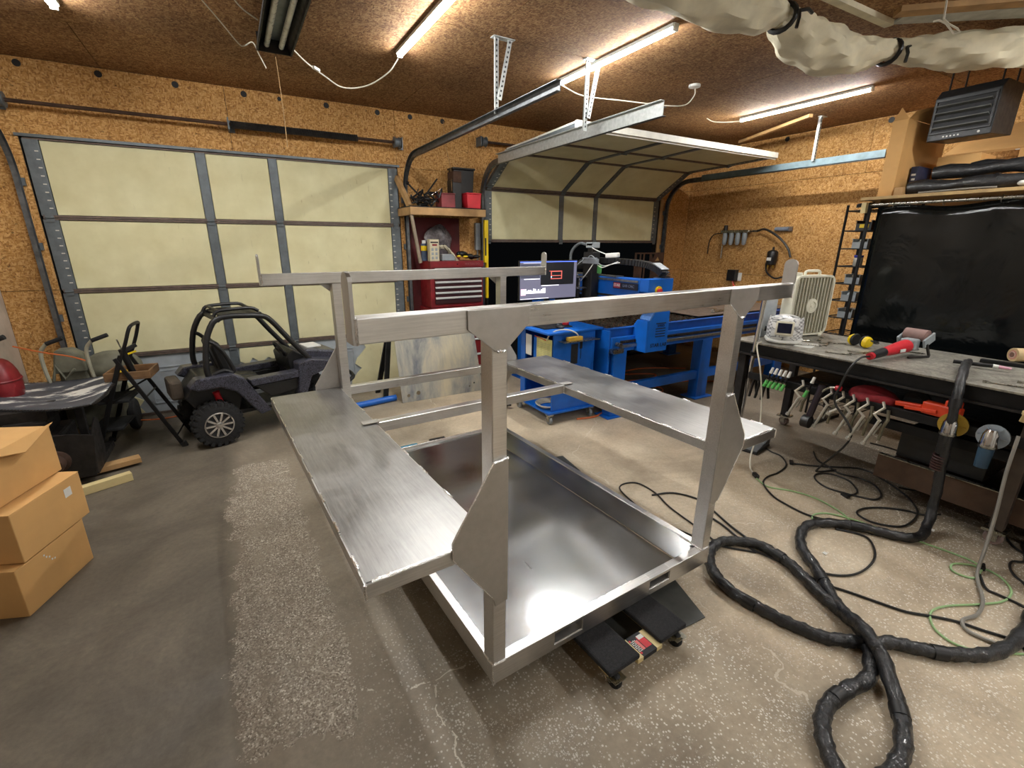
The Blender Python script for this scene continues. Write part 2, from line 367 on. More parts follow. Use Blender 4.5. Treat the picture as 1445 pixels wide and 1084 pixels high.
# ================================================================== ROOM
XL, XR, YB, YF, ZC = -1.70, 6.52, 5.45, -3.2, 3.0
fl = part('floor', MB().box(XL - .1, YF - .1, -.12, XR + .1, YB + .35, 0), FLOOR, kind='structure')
fo = part('floor_outside', MB().box(XL - .1, YB + .35, -.14, XR + .1, YB + 5, -.02), flat('dark_asphalt', '1c1c1c', .9), kind='structure')
ce = part('ceiling', MB().box(XL - .1, YF - .1, ZC + .014, XR + .1, YB + .1, ZC + .1), DKM, kind='structure')
yy = [YB] + [4.49 - 1.22 * i for i in range(7)]
yy = [y for y in yy if y > YF] + [YF]
for r in range(len(yy) - 1):
    off = 1.73 - (1.22 if r % 2 else 0); xs = [XL] + [x for x in [off + 2.44 * k for k in range(-3, 4)] if XL + .1 < x < XR - .1] + [XR]
    for a, b in zip(xs, xs[1:]):
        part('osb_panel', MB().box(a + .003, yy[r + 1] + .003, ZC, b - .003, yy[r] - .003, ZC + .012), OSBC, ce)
D1 = (-1.33, 1.74, 0, 2.44); D2 = (2.80, 5.88, 0, 2.30)
wb = part('wall_back', MB().box(XL - .1, YB + .014, 0, D1[0], YB + .1, ZC).box(D1[1], YB + .014, 0, D2[0], YB + .1, ZC).box(D2[1], YB + .014, 0, XR + .1, YB + .1, ZC)
          .box(D1[0], YB + .014, D1[3], D1[1], YB + .1, ZC).box(D2[0], YB + .014, D2[3], D2[1], YB + .1, ZC), DKM, kind='structure')
def wpan(x0, x1, z0, z1):
    part('osb_panel', MB().box(x0 + .002, YB, z0 + .002, x1 - .002, YB + .012, z1 - .002), OSBW, wb)
for a, b in ((XL, .158), (.158, 1.735), (1.735, 2.61), (2.61, 4.6), (4.6, XR)): wpan(a, b, 2.44, ZC)
for a, b, z0, z1 in ((XL, D1[0], 0, 1.24), (XL, D1[0], 1.24, 2.44), (D1[1], D2[0], 0, 1.24), (D1[1], D2[0], 1.24, 2.44), (D2[1], XR, 0, 1.24), (D2[1], XR, 1.24, 2.44)): wpan(a, b, z0, z1)
for a, b in ((D2[0], 4.2), (4.2, D2[1])): wpan(a, b, 2.30, 2.44)
for x in (-1.223, -.733, -.21, .317, .617, 1.045, 1.557, 1.913, 2.293):
    r = .026 if x != .617 else .018
    part('vent_hole', MB().cyl((x, YB - .003, 2.955), (x, YB + .008, 2.955), r, n=14), BLK, wb, label='dark round hole')
wr = part('wall_right', MB().box(XR + .014, YF - .1, 0, XR + .1, YB + .1, ZC), DKM, kind='structure')
for k, (z0, z1) in enumerate(((0, 1.22), (1.22, 2.44), (2.44, ZC))):
    y = YB; first = 2.44 if k % 2 == 0 else 1.22
    while y > YF:
        y2 = max(YF, y - first); first = 2.44
        part('osb_panel', MB().box(XR, y2 + .002, z0 + .002, XR + .012, y - .002, z1 - .002), OSBW, wr); y = y2
for yv, zv in ((2.86, 2.955), (4.0, 2.955)):
    part('vent_hole', MB().cyl((XR - .003, yv, zv), (XR + .008, yv, zv), .03, n=14), BLK, wr, label='dark round hole')
wl = part('wall_left', MB().box(XL - .1, YF - .1, 0, XL, YB, ZC), PLASTER, kind='structure')
wf = part('wall_front', MB().box(XL - .1, YF - .1, 0, XR + .1, YF, ZC), flat('pale_wall_paint', 'cfccc2', .7, 0, .1), kind='structure')
# door headers / jamb trims
part('trim_1', MB().box(D1[0] - .02, YB - .012, 2.44, D1[1] + .02, YB - .001, 2.462), STILE, kind='structure')
part('trim_2', MB().box(D2[1] - .01, YB - .02, 0, D2[1] + .05, YB - .001, 2.30), PINE, kind='structure')

# ------------------------------------------------------------------ sectional garage doors
def section(parent, x0, x1, ribs, loc, ang, low=False):
    """one door section 0.61 high; local x along the door, z up the section, y outwards"""
    s = part('door_section', MB().box(x0, .035, 0, x1, .05, .606), SKIN, parent)
    s.location = loc; s.rotation_euler = (ang, 0, 0)
    cuts = [x0 + .10] + [c for a in ribs for c in a] + [x1 - .10]
    for a, b in zip(cuts[0::2], cuts[1::2]):
        if low: continue
        part('insulation_panel', MB().box(a + .004, .008, .022, b - .004, .035, .588), FOAM, s, bevel=.003)
    for a, b in [(x0, x0 + .10)] + list(ribs) + [(x1 - .10, x1)]:
        part('door_stile', MB().box(a, 0, .012, b, .035, .596), STILE, s, bevel=.003)
    m = MB()
    for e in (x0, x1 - .10):
        xx = e + (.075 if e == x0 else .02)
        for k in range(8): m.box(xx - .012, -.002, .07 + k * .062, xx + .012, .001, .078 + k * .062)
    part('stile_slots', m, SKIN, s, kind='stuff')
    part('joint_rail', MB().box(x0 + .01, -.006, -.014, x1 - .01, .03, -.002).box(x0 + .01, -.006, .002, x1 - .01, .012, .02).box(x0 + .01, -.002, .592, x1 - .01, .012, .604), RAILB, s)
    for a, b in [(x0 + .02, x0 + .08)] + list(ribs) + [(x1 - .08, x1 - .02)]:
        c = (a + b) / 2; part('door_hinge', MB().box(c - .028, -.012, -.035, c + .028, -.004, .035).cyl((c - .03, -.014, 0), (c + .03, -.014, 0), .008, n=8), STILE, s)
    return s
door1 = struct('door_1')
R1 = [(-.155, -.078), (.447, .523)]
for k in range(4):
    s = section(door1, -1.32, 1.735, R1, (0, YB + .012, .002 + k * .61), 0, low=(k == 0))
    if k == 0:
        # bare steel with embossed raised panels, ragged foam left at the ends
        part('bare_steel_sheet', MB().box(-1.22, .02, .02, 1.635, .035, .588), SLVR, s)
        for a, b in ((-.86, -.25), (-.02, .40), (.60, 1.1)):
            fr = MB()
            for q0, q1, h in ((.10, .46, .0), (.14, .42, .004)):
                fr.box(a + h, .012 + h, q0, b - h, .02, q0 + .012).box(a + h, .012 + h, q1, b - h, .02, q1 + .012).box(a + h, .012 + h, q0, a + .012 + h, .02, q1).box(b - .012 - h, .012 + h, q0, b - h, .02, q1)
            part('embossed_panel', fr, SLVR, s)
        def ragged(a, b, side):
            pts = []; n = 9
            for i in range(n + 1):
                z = .03 + .55 * i / n; pts.append(((b if side > 0 else a) + random.uniform(-.07, .05) - .12 * side * (i / n - .5), z))
            if side > 0: pts = [(a, .03)] + pts + [(a, .58)]
            else: pts = pts + [(b, .58), (b, .03)]
            return pts
        part('torn_insulation', MB().prism(ragged(-1.21, -.98, 1), 1, .006, .02), FOAM, s)
        part('torn_insulation', MB().prism(ragged(1.16, 1.63, -1), 1, .006, .02), FOAM, s)
        part('torn_insulation', MB().prism([(-.06, .58), (-.07, .44), (.0, .40), (.05, .47), (.12, .41), (.2, .46), (.27, .42), (.44, .50), (.44, .58)], 1, .006, .02), FOAM, s)
door2 = struct('door_2')
R2 = [(3.975, 4.045), (4.575, 4.645)]
A = [(YB + .012, 1.67, 0), (YB + .0, 2.29, 0), (4.93, 2.602, 0), (4.315, 2.612, 0)]
section(door2, 2.83, 5.86, R2, (0, YB + .012, 1.67), 0)
section(door2, 2.83, 5.86, R2, (0, YB - .005, 2.29), math.atan2(5.445 - 4.93, .31))
section(door2, 2.83, 5.86, R2, (0, 4.925, 2.603), pi / 2 - .02)
s4 = section(door2, 2.83, 5.86, R2, (0, 4.31, 2.616), pi / 2 - .03)
part('door_edge_strip', MB().box(2.83, -.004, .607, 5.86, .055, .635).box(2.83, -.02, .600, 5.86, -.004, .612), SKIN, s4, label='white door edge strip')

def track(label, x, side, y_end=2.52, group=None, z1=2.52, zb=0.02):
    """C-channel door track: vertical, curved, horizontal run"""
    t = thing('door_track', label, 'track', (x, YB - .06, 0))
    prof = [(-.012, -.03), (.02, -.03), (.02, .03), (-.012, .03), (-.012, .026), (.015, .026), (.015, -.026), (-.012, -.026)]
    r = .38; path = [(0, zb), (0, z1 - r)] + [(-r + r * cos(a), z1 - r + r * sin(a)) for a in [pi / 2 * i / 8 for i in range(1, 9)]] + [(y_end - (YB - .06), z1)]
    m = MB(); n = len(prof); vs = []
    for i, p in enumerate(path):
        a = path[max(0, i - 1)]; b = path[min(len(path) - 1, i + 1)]; d = Vector((b[0] - a[0], b[1] - a[1])).normalized(); nn = Vector((-d.y, d.x))
        for q in prof: vs.append((q[0] * side, p[0] + nn.x * q[1], p[1] + nn.y * q[1]))
    k = len(path); m.add(vs, [(i * n + j, i * n + (j + 1) % n, (i + 1) * n + (j + 1) % n, (i + 1) * n + j) for i in range(k - 1) for j in range(n)] + [tuple(range(n)), tuple(range((k - 1) * n, k * n))[::-1]])
    part('channel', m, TRACK if y_end < 3 and side < 0 else TRACK, t)
    for z in (.4, 1.0, 1.6, 2.1): part('jamb_bracket', MB().box(-.03 * side, .03, z - .03, .03 * side, .058, z + .03), STILE, t)
    return t
track('left track of the closed garage door, far left edge', -1.385, -1)
t = track('right track of the closed garage door, its curved end reaching out under the ceiling', 1.79, 1, 2.52)
tb = track('left track of the half open garage door', 2.76, -1, 2.60)
part('reinforcing_angle', MB().box(-.03, -2.80, 2.49, -.024, -.45, 2.585).box(-.06, -2.80, 2.579, -.024, -.45, 2.585), GALVL, tb, label='bright galvanized angle')
tc = track('right track of the half open garage door, beside the wall', 5.95, 1, 2.60)
part('reinforcing_angle', MB().box(-.024, -2.80, 2.50, -.018, -.6, 2.57), flat('pale_blue_steel', '6f8288', .55, .3), tc, label='pale bluish steel angle')
def hanger(label, x, y, zlow, dx=.10, two=True, zt=3.0):
    h = thing('track_hanger', label, 'bracket', (x, y, zt))
    def leg(a, b):
        a = Vector(a); b = Vector(b); m = MB().beam(a, b, .004, .034, (1, 0, 0)).beam(a + Vector((0, .015, 0)), b + Vector((0, .015, 0)), .034, .004, (1, 0, 0))
        o = part('punched_angle', m, GALVL, h); q = MB(); L = (b - a).length; d = (b - a) / L
        for k in range(int(L / .032)):
            c = a + d * (.02 + k * .032); q.beam(c - d * .006 + Vector((0, -.003, 0)), c + d * .006 + Vector((0, -.003, 0)), .006, .009, (1, 0, 0))
        part('slot', q, INK, o, kind='stuff')
    leg((0, 0, 0), (0, 0, zlow - zt))
    if two: leg((dx, 0, 0), (.012, -.02, (zlow - zt) * .82))
    part('ceiling_plate', MB().box(-.03, -.02, -.006, dx + .03, .03, 0), GALVL, h)
    return h
hanger('punched steel V hanger holding up the closed door\'s track', 1.80, 3.28, 2.53, .11)
hanger('punched steel V hanger in front of the middle light tube', 2.74, 3.27, 2.55, .12) if False else None
h2 = hanger('punched steel V hanger beside the middle light tube', 2.60, 3.27, 2.50, .11)
hanger('single punched hanger at the right wall track', 5.90, 3.27, 2.55, .04, False)
# torsion bars
def torsion(label, x0, x1, springs, y=5.33, z=2.665):
    t = thing('torsion_bar', label, 'door spring', (0, y, z))
    part('shaft', MB().cyl((x0, 0, 0), (x1, 0, 0), .0145, n=10), RUST, t, smooth=True)
    for a, b in springs:
        m = MB(); n = int((b - a) / .011)
        m.tube([(a + (b - a) * i / (n * 6), .03 * cos(i * pi / 3), .03 * sin(i * pi / 3)) for i in range(n * 6)], .0055, 4); m.cyl((a, 0, 0), (b, 0, 0), .022, n=8)
        part('spring', m, DKM, t, smooth=True)
    for x in (x0 + .05, x1 - .05): part('cable_drum', MB().lathe([(.02, -.03), (.055, -.03), (.055, -.022), (.045, -.02), (.045, .02), (.055, .022), (.055, .03), (.02, .03)], (x, 0, 0), 0, 14), STILE, t, smooth=True)
    for x in [s[0] - .02 for s in springs] + [x0 + .0, x1]: part('bearing_bracket', MB().box(x - .006, -.04, -.05, x + .006, .105, .05).box(x - .006, .100, -.05, x + .05, .106, .05), STILE, t)
torsion('brown torsion bar and spring above the closed garage door', -1.4, 1.76, [(.17, 1.3)])
torsion('torsion bar above the half open garage door', 2.72, 5.98, [(3.6, 4.3)], 5.36, 2.78)

# ------------------------------------------------------------------ ceiling lights
TUBE = emit('lit_led_tube', 'f8f8f6', LAMP)
def led(label, x, y0, y1, group=None):
    o = thing('led_tube_light', label, 'light', (x, (y0 + y1) / 2, ZC), group=group); h = (y1 - y0) / 2
    part('housing', MB().box(-.028, -h, -.024, .028, h, -.002), WHITE, o)
    part('tube', MB().prism([(-.019, -.0245), (-.019, -.030), (-.011, -.042), (.011, -.042), (.019, -.030), (.019, -.0245)], 1, -h + .012, h - .012), TUBE, o, label='glowing tube')
    for e in (-h, h): part('end_cap', MB().box(-.019, e - .008, -.045, .019, e + .008, -.001), WHITE, o)
    return o
led('lit tube light near the top centre, cut off by the frame', 1.30, 2.62, 3.86)
led('lit tube light behind the V hanger, middle of the ceiling', 2.70, 2.52, 3.76)
led('lit tube light nearest the right wall', 5.19, 2.48, 3.76)
led('lit tube light at the top left corner of the picture', -.70, 2.93, 4.17)
for x, y, lb_ in ((1.3, -2.0, 'lit tube light on the ceiling directly behind the photographer'), (4.4, -1.8, 'lit tube light on the ceiling behind the photographer, right side'), (4.3, .25, 'lit tube light on the ceiling above the near end of the bench')):
    led(lb_, x, y - .62, y + .62, 'tube lights behind the photographer')
fx = thing('fluorescent_fixture', 'old unlit two tube fluorescent fixture on the ceiling', 'light fixture', (.455, 3.35, ZC))
part('housing', MB().prism([(-.11, -.13), (-.11, -.11), (-.06, 0), (.06, 0), (.11, -.11), (.11, -.13), (.10, -.13), (.10, -.105), (.05, -.03), (-.05, -.03), (-.10, -.105), (-.10, -.13)], 1, -.62, .62).box(-.10, -.62, -.13, .10, -.612, -.02).box(-.10, .612, -.13, .10, .62, -.02), DKM, fx)
part('reflector', MB().box(-.05, -.60, -.055, .05, .60, -.035), STILE, fx)
for x in (-.045, .045): part('fluorescent_tube', MB().cyl((x, -.6, -.09), (x, .6, -.09), .017, n=12), flat('unlit_glass_tube', 'c9cbbf', .3), fx, smooth=True)
def cord(name, label, pts, r, m, k=6, cat='cord', n=6, group=None):
    o = part(name, MB().tube(spl(pts, k), r, n), m, smooth=True); return tag(o, label, cat, group)
cord('light_cable', 'white cord with inline switch sagging from the old fixture to the lit tube', [(.56, 3.9, 2.90), (.66, 4.0, 2.86), (.80, 4.15, 2.84), (.95, 4.22, 2.80), (1.12, 4.15, 2.82), (1.24, 3.98, 2.88), (1.29, 3.87, 2.95)], .005, CORDW)
sw = part('inline_switch', MB().box(-.012, -.035, -.01, .012, .035, .01), WHITE, bevel=.004); sw.location = (.735, 4.075, 2.853); sw.rotation_euler = (0, 0, -.75); tag(sw, 'small white inline switch on the sagging light cord', 'switch')
cord('light_cable', 'thin white cord drooping to the left of the old fixture', [(.02, 3.5, 2.97), (.14, 3.75, 2.93), (.24, 3.93, 2.88), (.28, 4.02, 2.90), (.33, 3.99, 2.92), (.36, 4.0, 2.86), (.40, 4.06, 2.80)], .004, CORDW)
cord('light_cable', 'short white cord entering the old fixture from the top edge', [(.15, 3.35, 2.98), (.25, 3.5, 2.93), (.34, 3.58, 2.91)], .004, CORDW)
cord('pull_string', 'thin brown pull string hanging beneath the old fixture', [(.46, 3.98, 2.87), (.47, 4.0, 2.6), (.47, 4.0, 2.3)], .0025, flat('string', '9a7a50', .8), 2)
cord('light_cable', 'white cord from the middle tube light to the ceiling outlet', [(2.72, 3.77, 2.96), (3.0, 3.82, 2.93), (3.3, 3.6, 2.88), (3.55, 3.35, 2.82), (3.75, 3.3, 2.84), (3.83, 3.28, 2.92), (3.82, 3.27, 2.97)], .005, CORDW)
cord('light_cable', 'white cord running into the right tube light', [(4.86, 3.95, 2.99), (4.95, 3.93, 2.965), (5.08, 3.86, 2.96), (5.18, 3.77, 2.965)], .005, CORDW)
ob = part('ceiling_outlet', MB().lathe([(.05, -.001), (.05, -.02), (.02, -.03)], (0, 0, 0), 2, 14), WHITE, smooth=True); ob.location = (3.81, 3.27, 3.0); tag(ob, 'white round ceiling outlet with cords plugged in', 'outlet')
wo = part('wood_strip', MB().beam((6.05, 4.35, 2.93), (5.60, 3.22, 2.96), .05, .035), PINE, bevel=.004); tag(wo, 'loose pine strip fixed under the ceiling near the right tube light', 'lumber')
# canvas curtain bundle, trim and string
cv = thing('rolled_canvas_curtain', 'beige rolled canvas curtain tied up along the ceiling, upper right', 'curtain', (0, 0, 0))
def bundle(path, rf, seed):
    P = spl(path, 10); m = MB(); rnd = random.Random(seed); n = 22; rings = []
    for i, p in enumerate(P):
        a = P[max(0, i - 1)]; b = P[min(len(P) - 1, i + 1)]; d = (b - a).normalized(); x = d.cross(Vector((0, 0, 1))).normalized(); y = x.cross(d); R = rf(i / (len(P) - 1))
        ring = []
        for k in range(n):
            t = 2 * pi * k / n; w = 1 + .10 * sin(5 * t + i * .55 + seed) + .06 * sin(9 * t - i * .8)
            rx, rz = R * w * 1.25, R * w * (.85 if sin(t) > 0 else 1.0); ring.append(p + x * cos(t) * rx + y * sin(t) * rz)
        rings.append(ring)
    k = len(rings); m.add([v for r_ in rings for v in r_], [(i * n + j, i * n + (j + 1) % n, (i + 1) * n + (j + 1) % n, (i + 1) * n + j) for i in range(k - 1) for j in range(n)] + [tuple(range(n))[::-1], tuple(range((k - 1) * n, k * n))])
    return m
part('canvas_roll', bundle([(1.2, 2.02, 2.90), (1.9, 2.0, 2.88), (2.5, 2.0, 2.87), (2.93, 1.97, 2.90)], lambda t: .105 - .05 * max(0, (t - .85) / .15), 1), CANVAS, cv, smooth=True)
part('canvas_roll', bundle([(2.93, 1.97, 2.90), (3.25, 2.0, 2.85), (3.65, 1.97, 2.83), (3.98, 1.86, 2.88)], lambda t: .06 + .065 * sin(pi * min(1, max(0, t))), 2), CANVAS, cv, smooth=True)
part('canvas_roll', bundle([(3.98, 1.86, 2.88), (4.2, 1.68, 2.86), (4.5, 1.45, 2.86), (4.9, 1.15, 2.87), (5.3, .8, 2.87)], lambda t: .06 + .05 * min(1, t * 3), 3), CANVAS, cv, smooth=True)
for (x, y, z, a) in ((2.93, 1.95, 2.88, .1), (3.98, 1.85, 2.86, -.5)):
    m = MB().tube([(x + .06 * cos(t) * sin(-a), y + .080 * cos(t), z + .066 * sin(t)) for t in [2 * pi * i / 16 for i in range(16)]], .014, 6, True)
    m.tube([(x, y - .1, z), (x - .04, y - .13, z - .05), (x - .05, y - .13, z - .10)], .010, 5); m.tube([(x, y - .1, z), (x + .05, y - .12, z + .01), (x + .09, y - .12, z)], .010, 5)
    part('tie_strap', m, BLK, cv, smooth=True, label='black tie')
part('ceiling_batten', MB().beam((1.2, 1.86, 2.985), (3.85, 1.82, 2.985), .05, .03), CANVAS, cv)
part('trim_3', MB().beam((3.70, 1.72, 2.985), (5.0, .55, 2.985), .09, .03), PINE, kind='structure')
part('trim_4', MB().beam((3.83, 1.76, 2.99), (5.2, .72, 2.99), .14, .012), flat('white_sheeting', 'b9bab2', .7), kind='structure')
ps = cord('hanging_string', 'white string with a tied loop hanging before the canvas', [(2.95, 1.17, 2.99), (2.96, 1.18, 2.85), (2.945, 1.175, 2.73), (2.955, 1.185, 2.71), (2.96, 1.18, 2.62)], .004, CORDW)
part('string_loop', MB().tube([(2.96, 1.18, 2.62), (2.98, 1.165, 2.60), (3.01, 1.14, 2.58), (3.02, 1.13, 2.565), (3.0, 1.145, 2.56), (2.97, 1.17, 2.60), (2.94, 1.19, 2.615), (2.92, 1.2, 2.61)], .004, 5), CORDW, ps, smooth=True)
# ================================================================== ALUMINIUM CART
cart = thing('aluminum_rack_cart', 'large bare aluminum rack cart with two side shelves and a flat deck', 'cart', (.605, 1.13, 0), rad(3.113))
cw, cl, pb, pt_ = 1.254, 1.92, .113, .202
# deck frame
def welds(pts, r=.004, parent=cart, nm='weld_bead'):
    m = MB()
    for a, b in pts:
        a = Vector(a); b = Vector(b); n = max(3, int((b - a).length / .012)); m.tube([a + (b - a) * i / n + Vector((random.uniform(-1, 1), random.uniform(-1, 1), random.uniform(-1, 1))) * r * .35 for i in range(n + 1)], r, 6)
    return part(nm, m, WELD, parent, smooth=True, kind='stuff')
fr = MB(); sl = [(.282, .428, .136, .190), (.828, .965, .142, .187)]
x = 0
for a, b, z0, z1 in sl:
    fr.box(x, 0, pb, a, .04, pt_); fr.box(a, 0, pb, b, .04, z0); fr.box(a, 0, z1, b, .04, pt_); x = b
fr.box(x, 0, pb, cw, .04, pt_)
part('deck_front_rail', fr, ALU, cart, bevel=.002)
for a, b, z0, z1 in sl: part('fork_pocket', MB().box(a, .005, z0, b, .6, z0 + .003).box(a, .005, z1 - .003, b, .6, z1).box(a, .005, z0, a + .003, .6, z1).box(b - .003, .005, z0, b, .6, z1), ALUP, cart)
part('deck_side_rail', MB().box(0, .04, pb, .035, cl - .04, pt_), ALU, cart, bevel=.002)
part('deck_side_rail', MB().box(cw - .035, .04, pb, cw, cl - .04, pt_), ALU, cart, bevel=.002)
part('deck_back_rail', MB().box(0, cl - .04, pb, cw, cl, pt_), ALU, cart, bevel=.002)
def deckf(u, v):
    x = .035 + (1.045 - .035) * u; y = .04 + (cl - .08) * v; return (x, y, .1915 + .0022 * sin(5.1 * x + 1) * sin(3.3 * y) + .0015 * sin(9 * y + 3 * x))
part('deck_sheet', MB().grid(deckf, 26, 34), ALUD, cart, smooth=True)
def deckg(u, v):
    x = 1.047 + (cw - .035 - 1.047) * u; y = .04 + (cl - .08) * v; return (x, y, .1935 + .004 * u + .0012 * sin(4 * y))
part('deck_side_sheet', MB().grid(deckg, 6, 26), ALUD, cart, smooth=True)
part('deck_joist', MB().box(.4, .04, pb, .44, cl - .04, .18), ALU, cart); part('deck_joist', MB().box(.8, .04, pb, .84, cl - .04, .18), ALU, cart)
welds([((.035, .05, .1955), (.035, .35, .1955)), ((.05, .042, .196), (.28, .042, .196)), ((.45, .042, .196), (.75, .042, .196)), ((cw - .04, .06, .2), (cw - .04, .14, .2)), ((-.001, -.001, pb), (-.001, -.001, pt_)), ((cw, -.001, pb), (cw, -.001, pt_)), ((.0, cl - .001, pt_), (cw, cl - .001, pt_))], .003)
# posts
PW, PD, zr0, zr1 = .053, .066, 1.406, 1.470
for ux in (0, cw - PW):
    for vy in (0, cl - PD):
        part('post', MB().box(ux, vy, pt_, ux + PW, vy + PD, zr0), ALU, cart, bevel=.003)
# top rails with upright stops
for vy in (0, cl - PD):
    part('top_rail', MB().box(-.372, vy, zr0 + .0005, cw + .362, vy + PD - .008, zr1), ALU, cart, bevel=.003)
    for e in (-.384, cw + .363):
        pr_ = [(vy, zr0 + .0), (vy + .058, zr0), (vy + .058, 1.555)] + [(vy + .029 + .029 * cos(a), 1.555 + .022 * sin(a)) for a in [pi * i / 6 for i in range(1, 6)]] + [(vy, 1.555)]
        part('end_stop', MB().prism(pr_, 0, e, e + .010), ALUP, cart, bevel=.001)
        welds([((e + .010 if e < 0 else e, vy, zr0), (e + .010 if e < 0 else e, vy, zr1)), ((e + .011 if e < 0 else e, vy + .005, zr1), (e + .011 if e < 0 else e, vy + .055, zr1))], .0035)
# gussets: T plate under the rail and lozenge plate carrying the shelf
def gus(ux, side, v0, v1):
    a, b = ux - .002, ux + PW + .002; c = (a + b) / 2
    T = [(c - .105, 1.468), (c + .097, 1.468), (c + .097, 1.418), (c + .018, 1.347), (c - .018, 1.347), (c - .105, 1.416)]
    part('rail_gusset', MB().prism(T, 1, v0, v1), ALUP, cart, bevel=.001)
    if side < 0: P = [(b, 1.005), (a + .004, 1.001), (-.147, .768), (-.147, .711), (a, .497), (c - .02, .462), (b, .470)]
    else: P = [(a, 1.001), (b - .004, 1.005), (cw + .145, .772), (cw + .145, .715), (b, .470), (c, .455), (a, .470)]
    part('shelf_gusset', MB().prism(P, 1, v0, v1), ALUP, cart, bevel=.001)
    vf = v0 - .001 if v0 <= 0 else v1 + .001
    welds([((P[0][0], vf, P[0][1]), (P[1][0], vf, P[1][1])), ((T[3][0] - .004, vf, 1.346), (T[4][0] + .004, vf, 1.346))], .0045)
    welds([((P[i][0], vf, P[i][1]), (P[i + 1][0], vf, P[i + 1][1])) for i in (1, 2, 3)], .0018)
for ux, sd in ((0, -1), (cw - PW, 1)):
    gus(ux, sd, -.0065, -.0005); gus(ux, sd, cl + .0005, cl + .0065)
# shelves
def shelf(x0, x1, inner):
    z1, z0 = .735, .687; y0, y1 = .0, cl + .0
    for a in (x0, x1 - .04): part('shelf_side_rail', MB().box(a, y0 + .04, z0, a + .04, y1 - .04, z1), ALU, cart, bevel=.002)
    for b in (y0, y1 - .04): part('shelf_end_rail', MB().box(x0, b, z0, x1, b + .04, z1), ALU, cart, bevel=.002)
    for b in (.5, .98, 1.46): part('shelf_crossmember', MB().box(x0 + .04, b, z0 + .005, x1 - .04, b + .04, z1 - .003), ALU, cart)
    part('shelf_sheet', MB().box(x0 + .006, y0 + .006, z1, x1 - .006, y1 - .006, z1 + .004), ALUS, cart, bevel=.001)
    W_ = []
    for e in (x0 + .004, x1 - .004):
        k = .07
        while k < y1 - .12:
            L = .05 + .03 * random.random(); W_.append(((e, k, z1 + .003), (e, k + L, z1 + .003))); k += .19 + random.random() * .05
    W_ += [((x0 + .02, y0 + .004, z1 + .003), (x1 - .02, y0 + .004, z1 + .003)), ((x0 + .001, y0 + .001, z0), (x0 + .001, y0 + .001, z1)), ((x1 - .001, y0 + .001, z0), (x1 - .001, y0 + .001, z1))]
    welds(W_, .0045)
shelf(-.414, -.001, 1); shelf(cw + .001, 1.705, -1)
for a, b, c0, c1 in ((PW, cw - PW, cl - PD + .01, cl - .006), (.0, cw, 1.145, 1.20)):
    part('cross_bar', MB().box(a, c0, .690, b, c1, .745), ALU, cart, bevel=.003)
for x0 in (-.075, cw - .01): part('bar_tab', MB().box(x0, 1.15, .7455, x0 + .085, 1.195, .7495), ALUP, cart)
welds([((.002, 1.146, .746), (.002, 1.199, .746)), ((cw - .002, 1.146, .69), (cw - .002, 1.146, .746)), ((-.002, 1.144, .70), (-.002, 1.144, .75))], .005)
for ux in (.0, cw - PW): welds([((ux, -.001, pt_ + .002), (ux + PW, -.001, pt_ + .002)), ((ux - .001, .002, pt_ + .002), (ux - .001, PD, pt_ + .002))], .0045)
# ------------------------------------------------------------------ dollies and mat under the cart
def dolly(label, loc, rz, padm, length=.76, wd=.45, lab=False):
    d = thing('furniture_dolly', label, 'dolly', loc, rz)
    for x in (0, wd - .165):
        part('wood_rail', MB().box(x + .012, .01, .078, x + .153, length - .01, .097), PLY, d)
        part('carpet_pad', MB().box(x, 0, .088, x + .165, length, .111), padm, d, bevel=.008)
    for y in (.03, length - .11):
        s_ = part('wood_slat', MB().box(.154, y - .03, .066, wd - .154, y + .066, .0865).box(.02, y, .058, wd - .02, y + .05, .0655), PLY, d, bevel=.001); y -= .02
        if lab and y < .1:
            part('label', MB().box(.185, y - .011, .068, .262, y + .087, .0875), INK, s_)
            part('label_band', MB().box(.226, y + .012, .0876, .258, y + .070, .0880), REDB, s_); part('label_band', MB().box(.208, y + .012, .0876, .222, y + .060, .0880), flat('pink_print', 'd8736c', .5), s_)
            part('label_patch', MB().box(.230, y + .055, .0881, .260, y + .074, .0884), WHITE, s_)
            part('label_dot', MB().cyl((.19, y + .006, .0876), (.19, y + .006, .0880), .005), REDB, s_); part('label_dot', MB().cyl((.19, y + .068, .0876), (.19, y + .068, .0880), .005), REDB, s_)
            m = MB()
            for k in range(4):
                for j in range(7): m.box(.188 + k * .007, y + .012 + j * .008, .0876, .192 + k * .007, y + .018 + j * .008 - .002 * ((j + k) % 2), .0879)
            part('label_print', m, WHITE, s_, kind='stuff')
    for x in (.05, wd - .04):
        for y in (.018, length - .07):
            c = part('caster', MB().box(x - .03, y - .03, .053, x + .03, y + .03, .0578).prism([(y - .018, .05), (y + .018, .05), (y + .03, .02), (y + .012, .02)], 0, x - .018, x - .014).prism([(y - .018, .05), (y + .018, .05), (y + .03, .02), (y + .012, .02)], 0, x + .014, x + .018), STEEL, d)
            part('wheel', MB().lathe([(.012, -.012), (.031, -.012), (.034, -.006), (.034, .006), (.031, .012), (.012, .012)], (x, y + .005, .034), 0, 18), BLKR, c, smooth=True)
    return d
dolly('black carpeted dolly with pale wood slat and red label under the cart front', (1.005, .955, 0), rad(3.2), CARPET, lab=True)
dolly('teal carpeted dolly under the far end of the cart', (.56, 2.78, 0), rad(3), LBLUE, length=.50, wd=.55)
rm = part('rubber_mat', MB().prism([(.06, .06), (.412, .047), (.50, .32), (.34, 1.0), (-.10, 1.0), (-.15, .14)], 2, .0005, .005), MAT_, bevel=.001); rm.location = (1.245, .985, 0); tag(rm, 'dark flat rubber mat with a sharp corner sticking out past the dolly', 'mat')
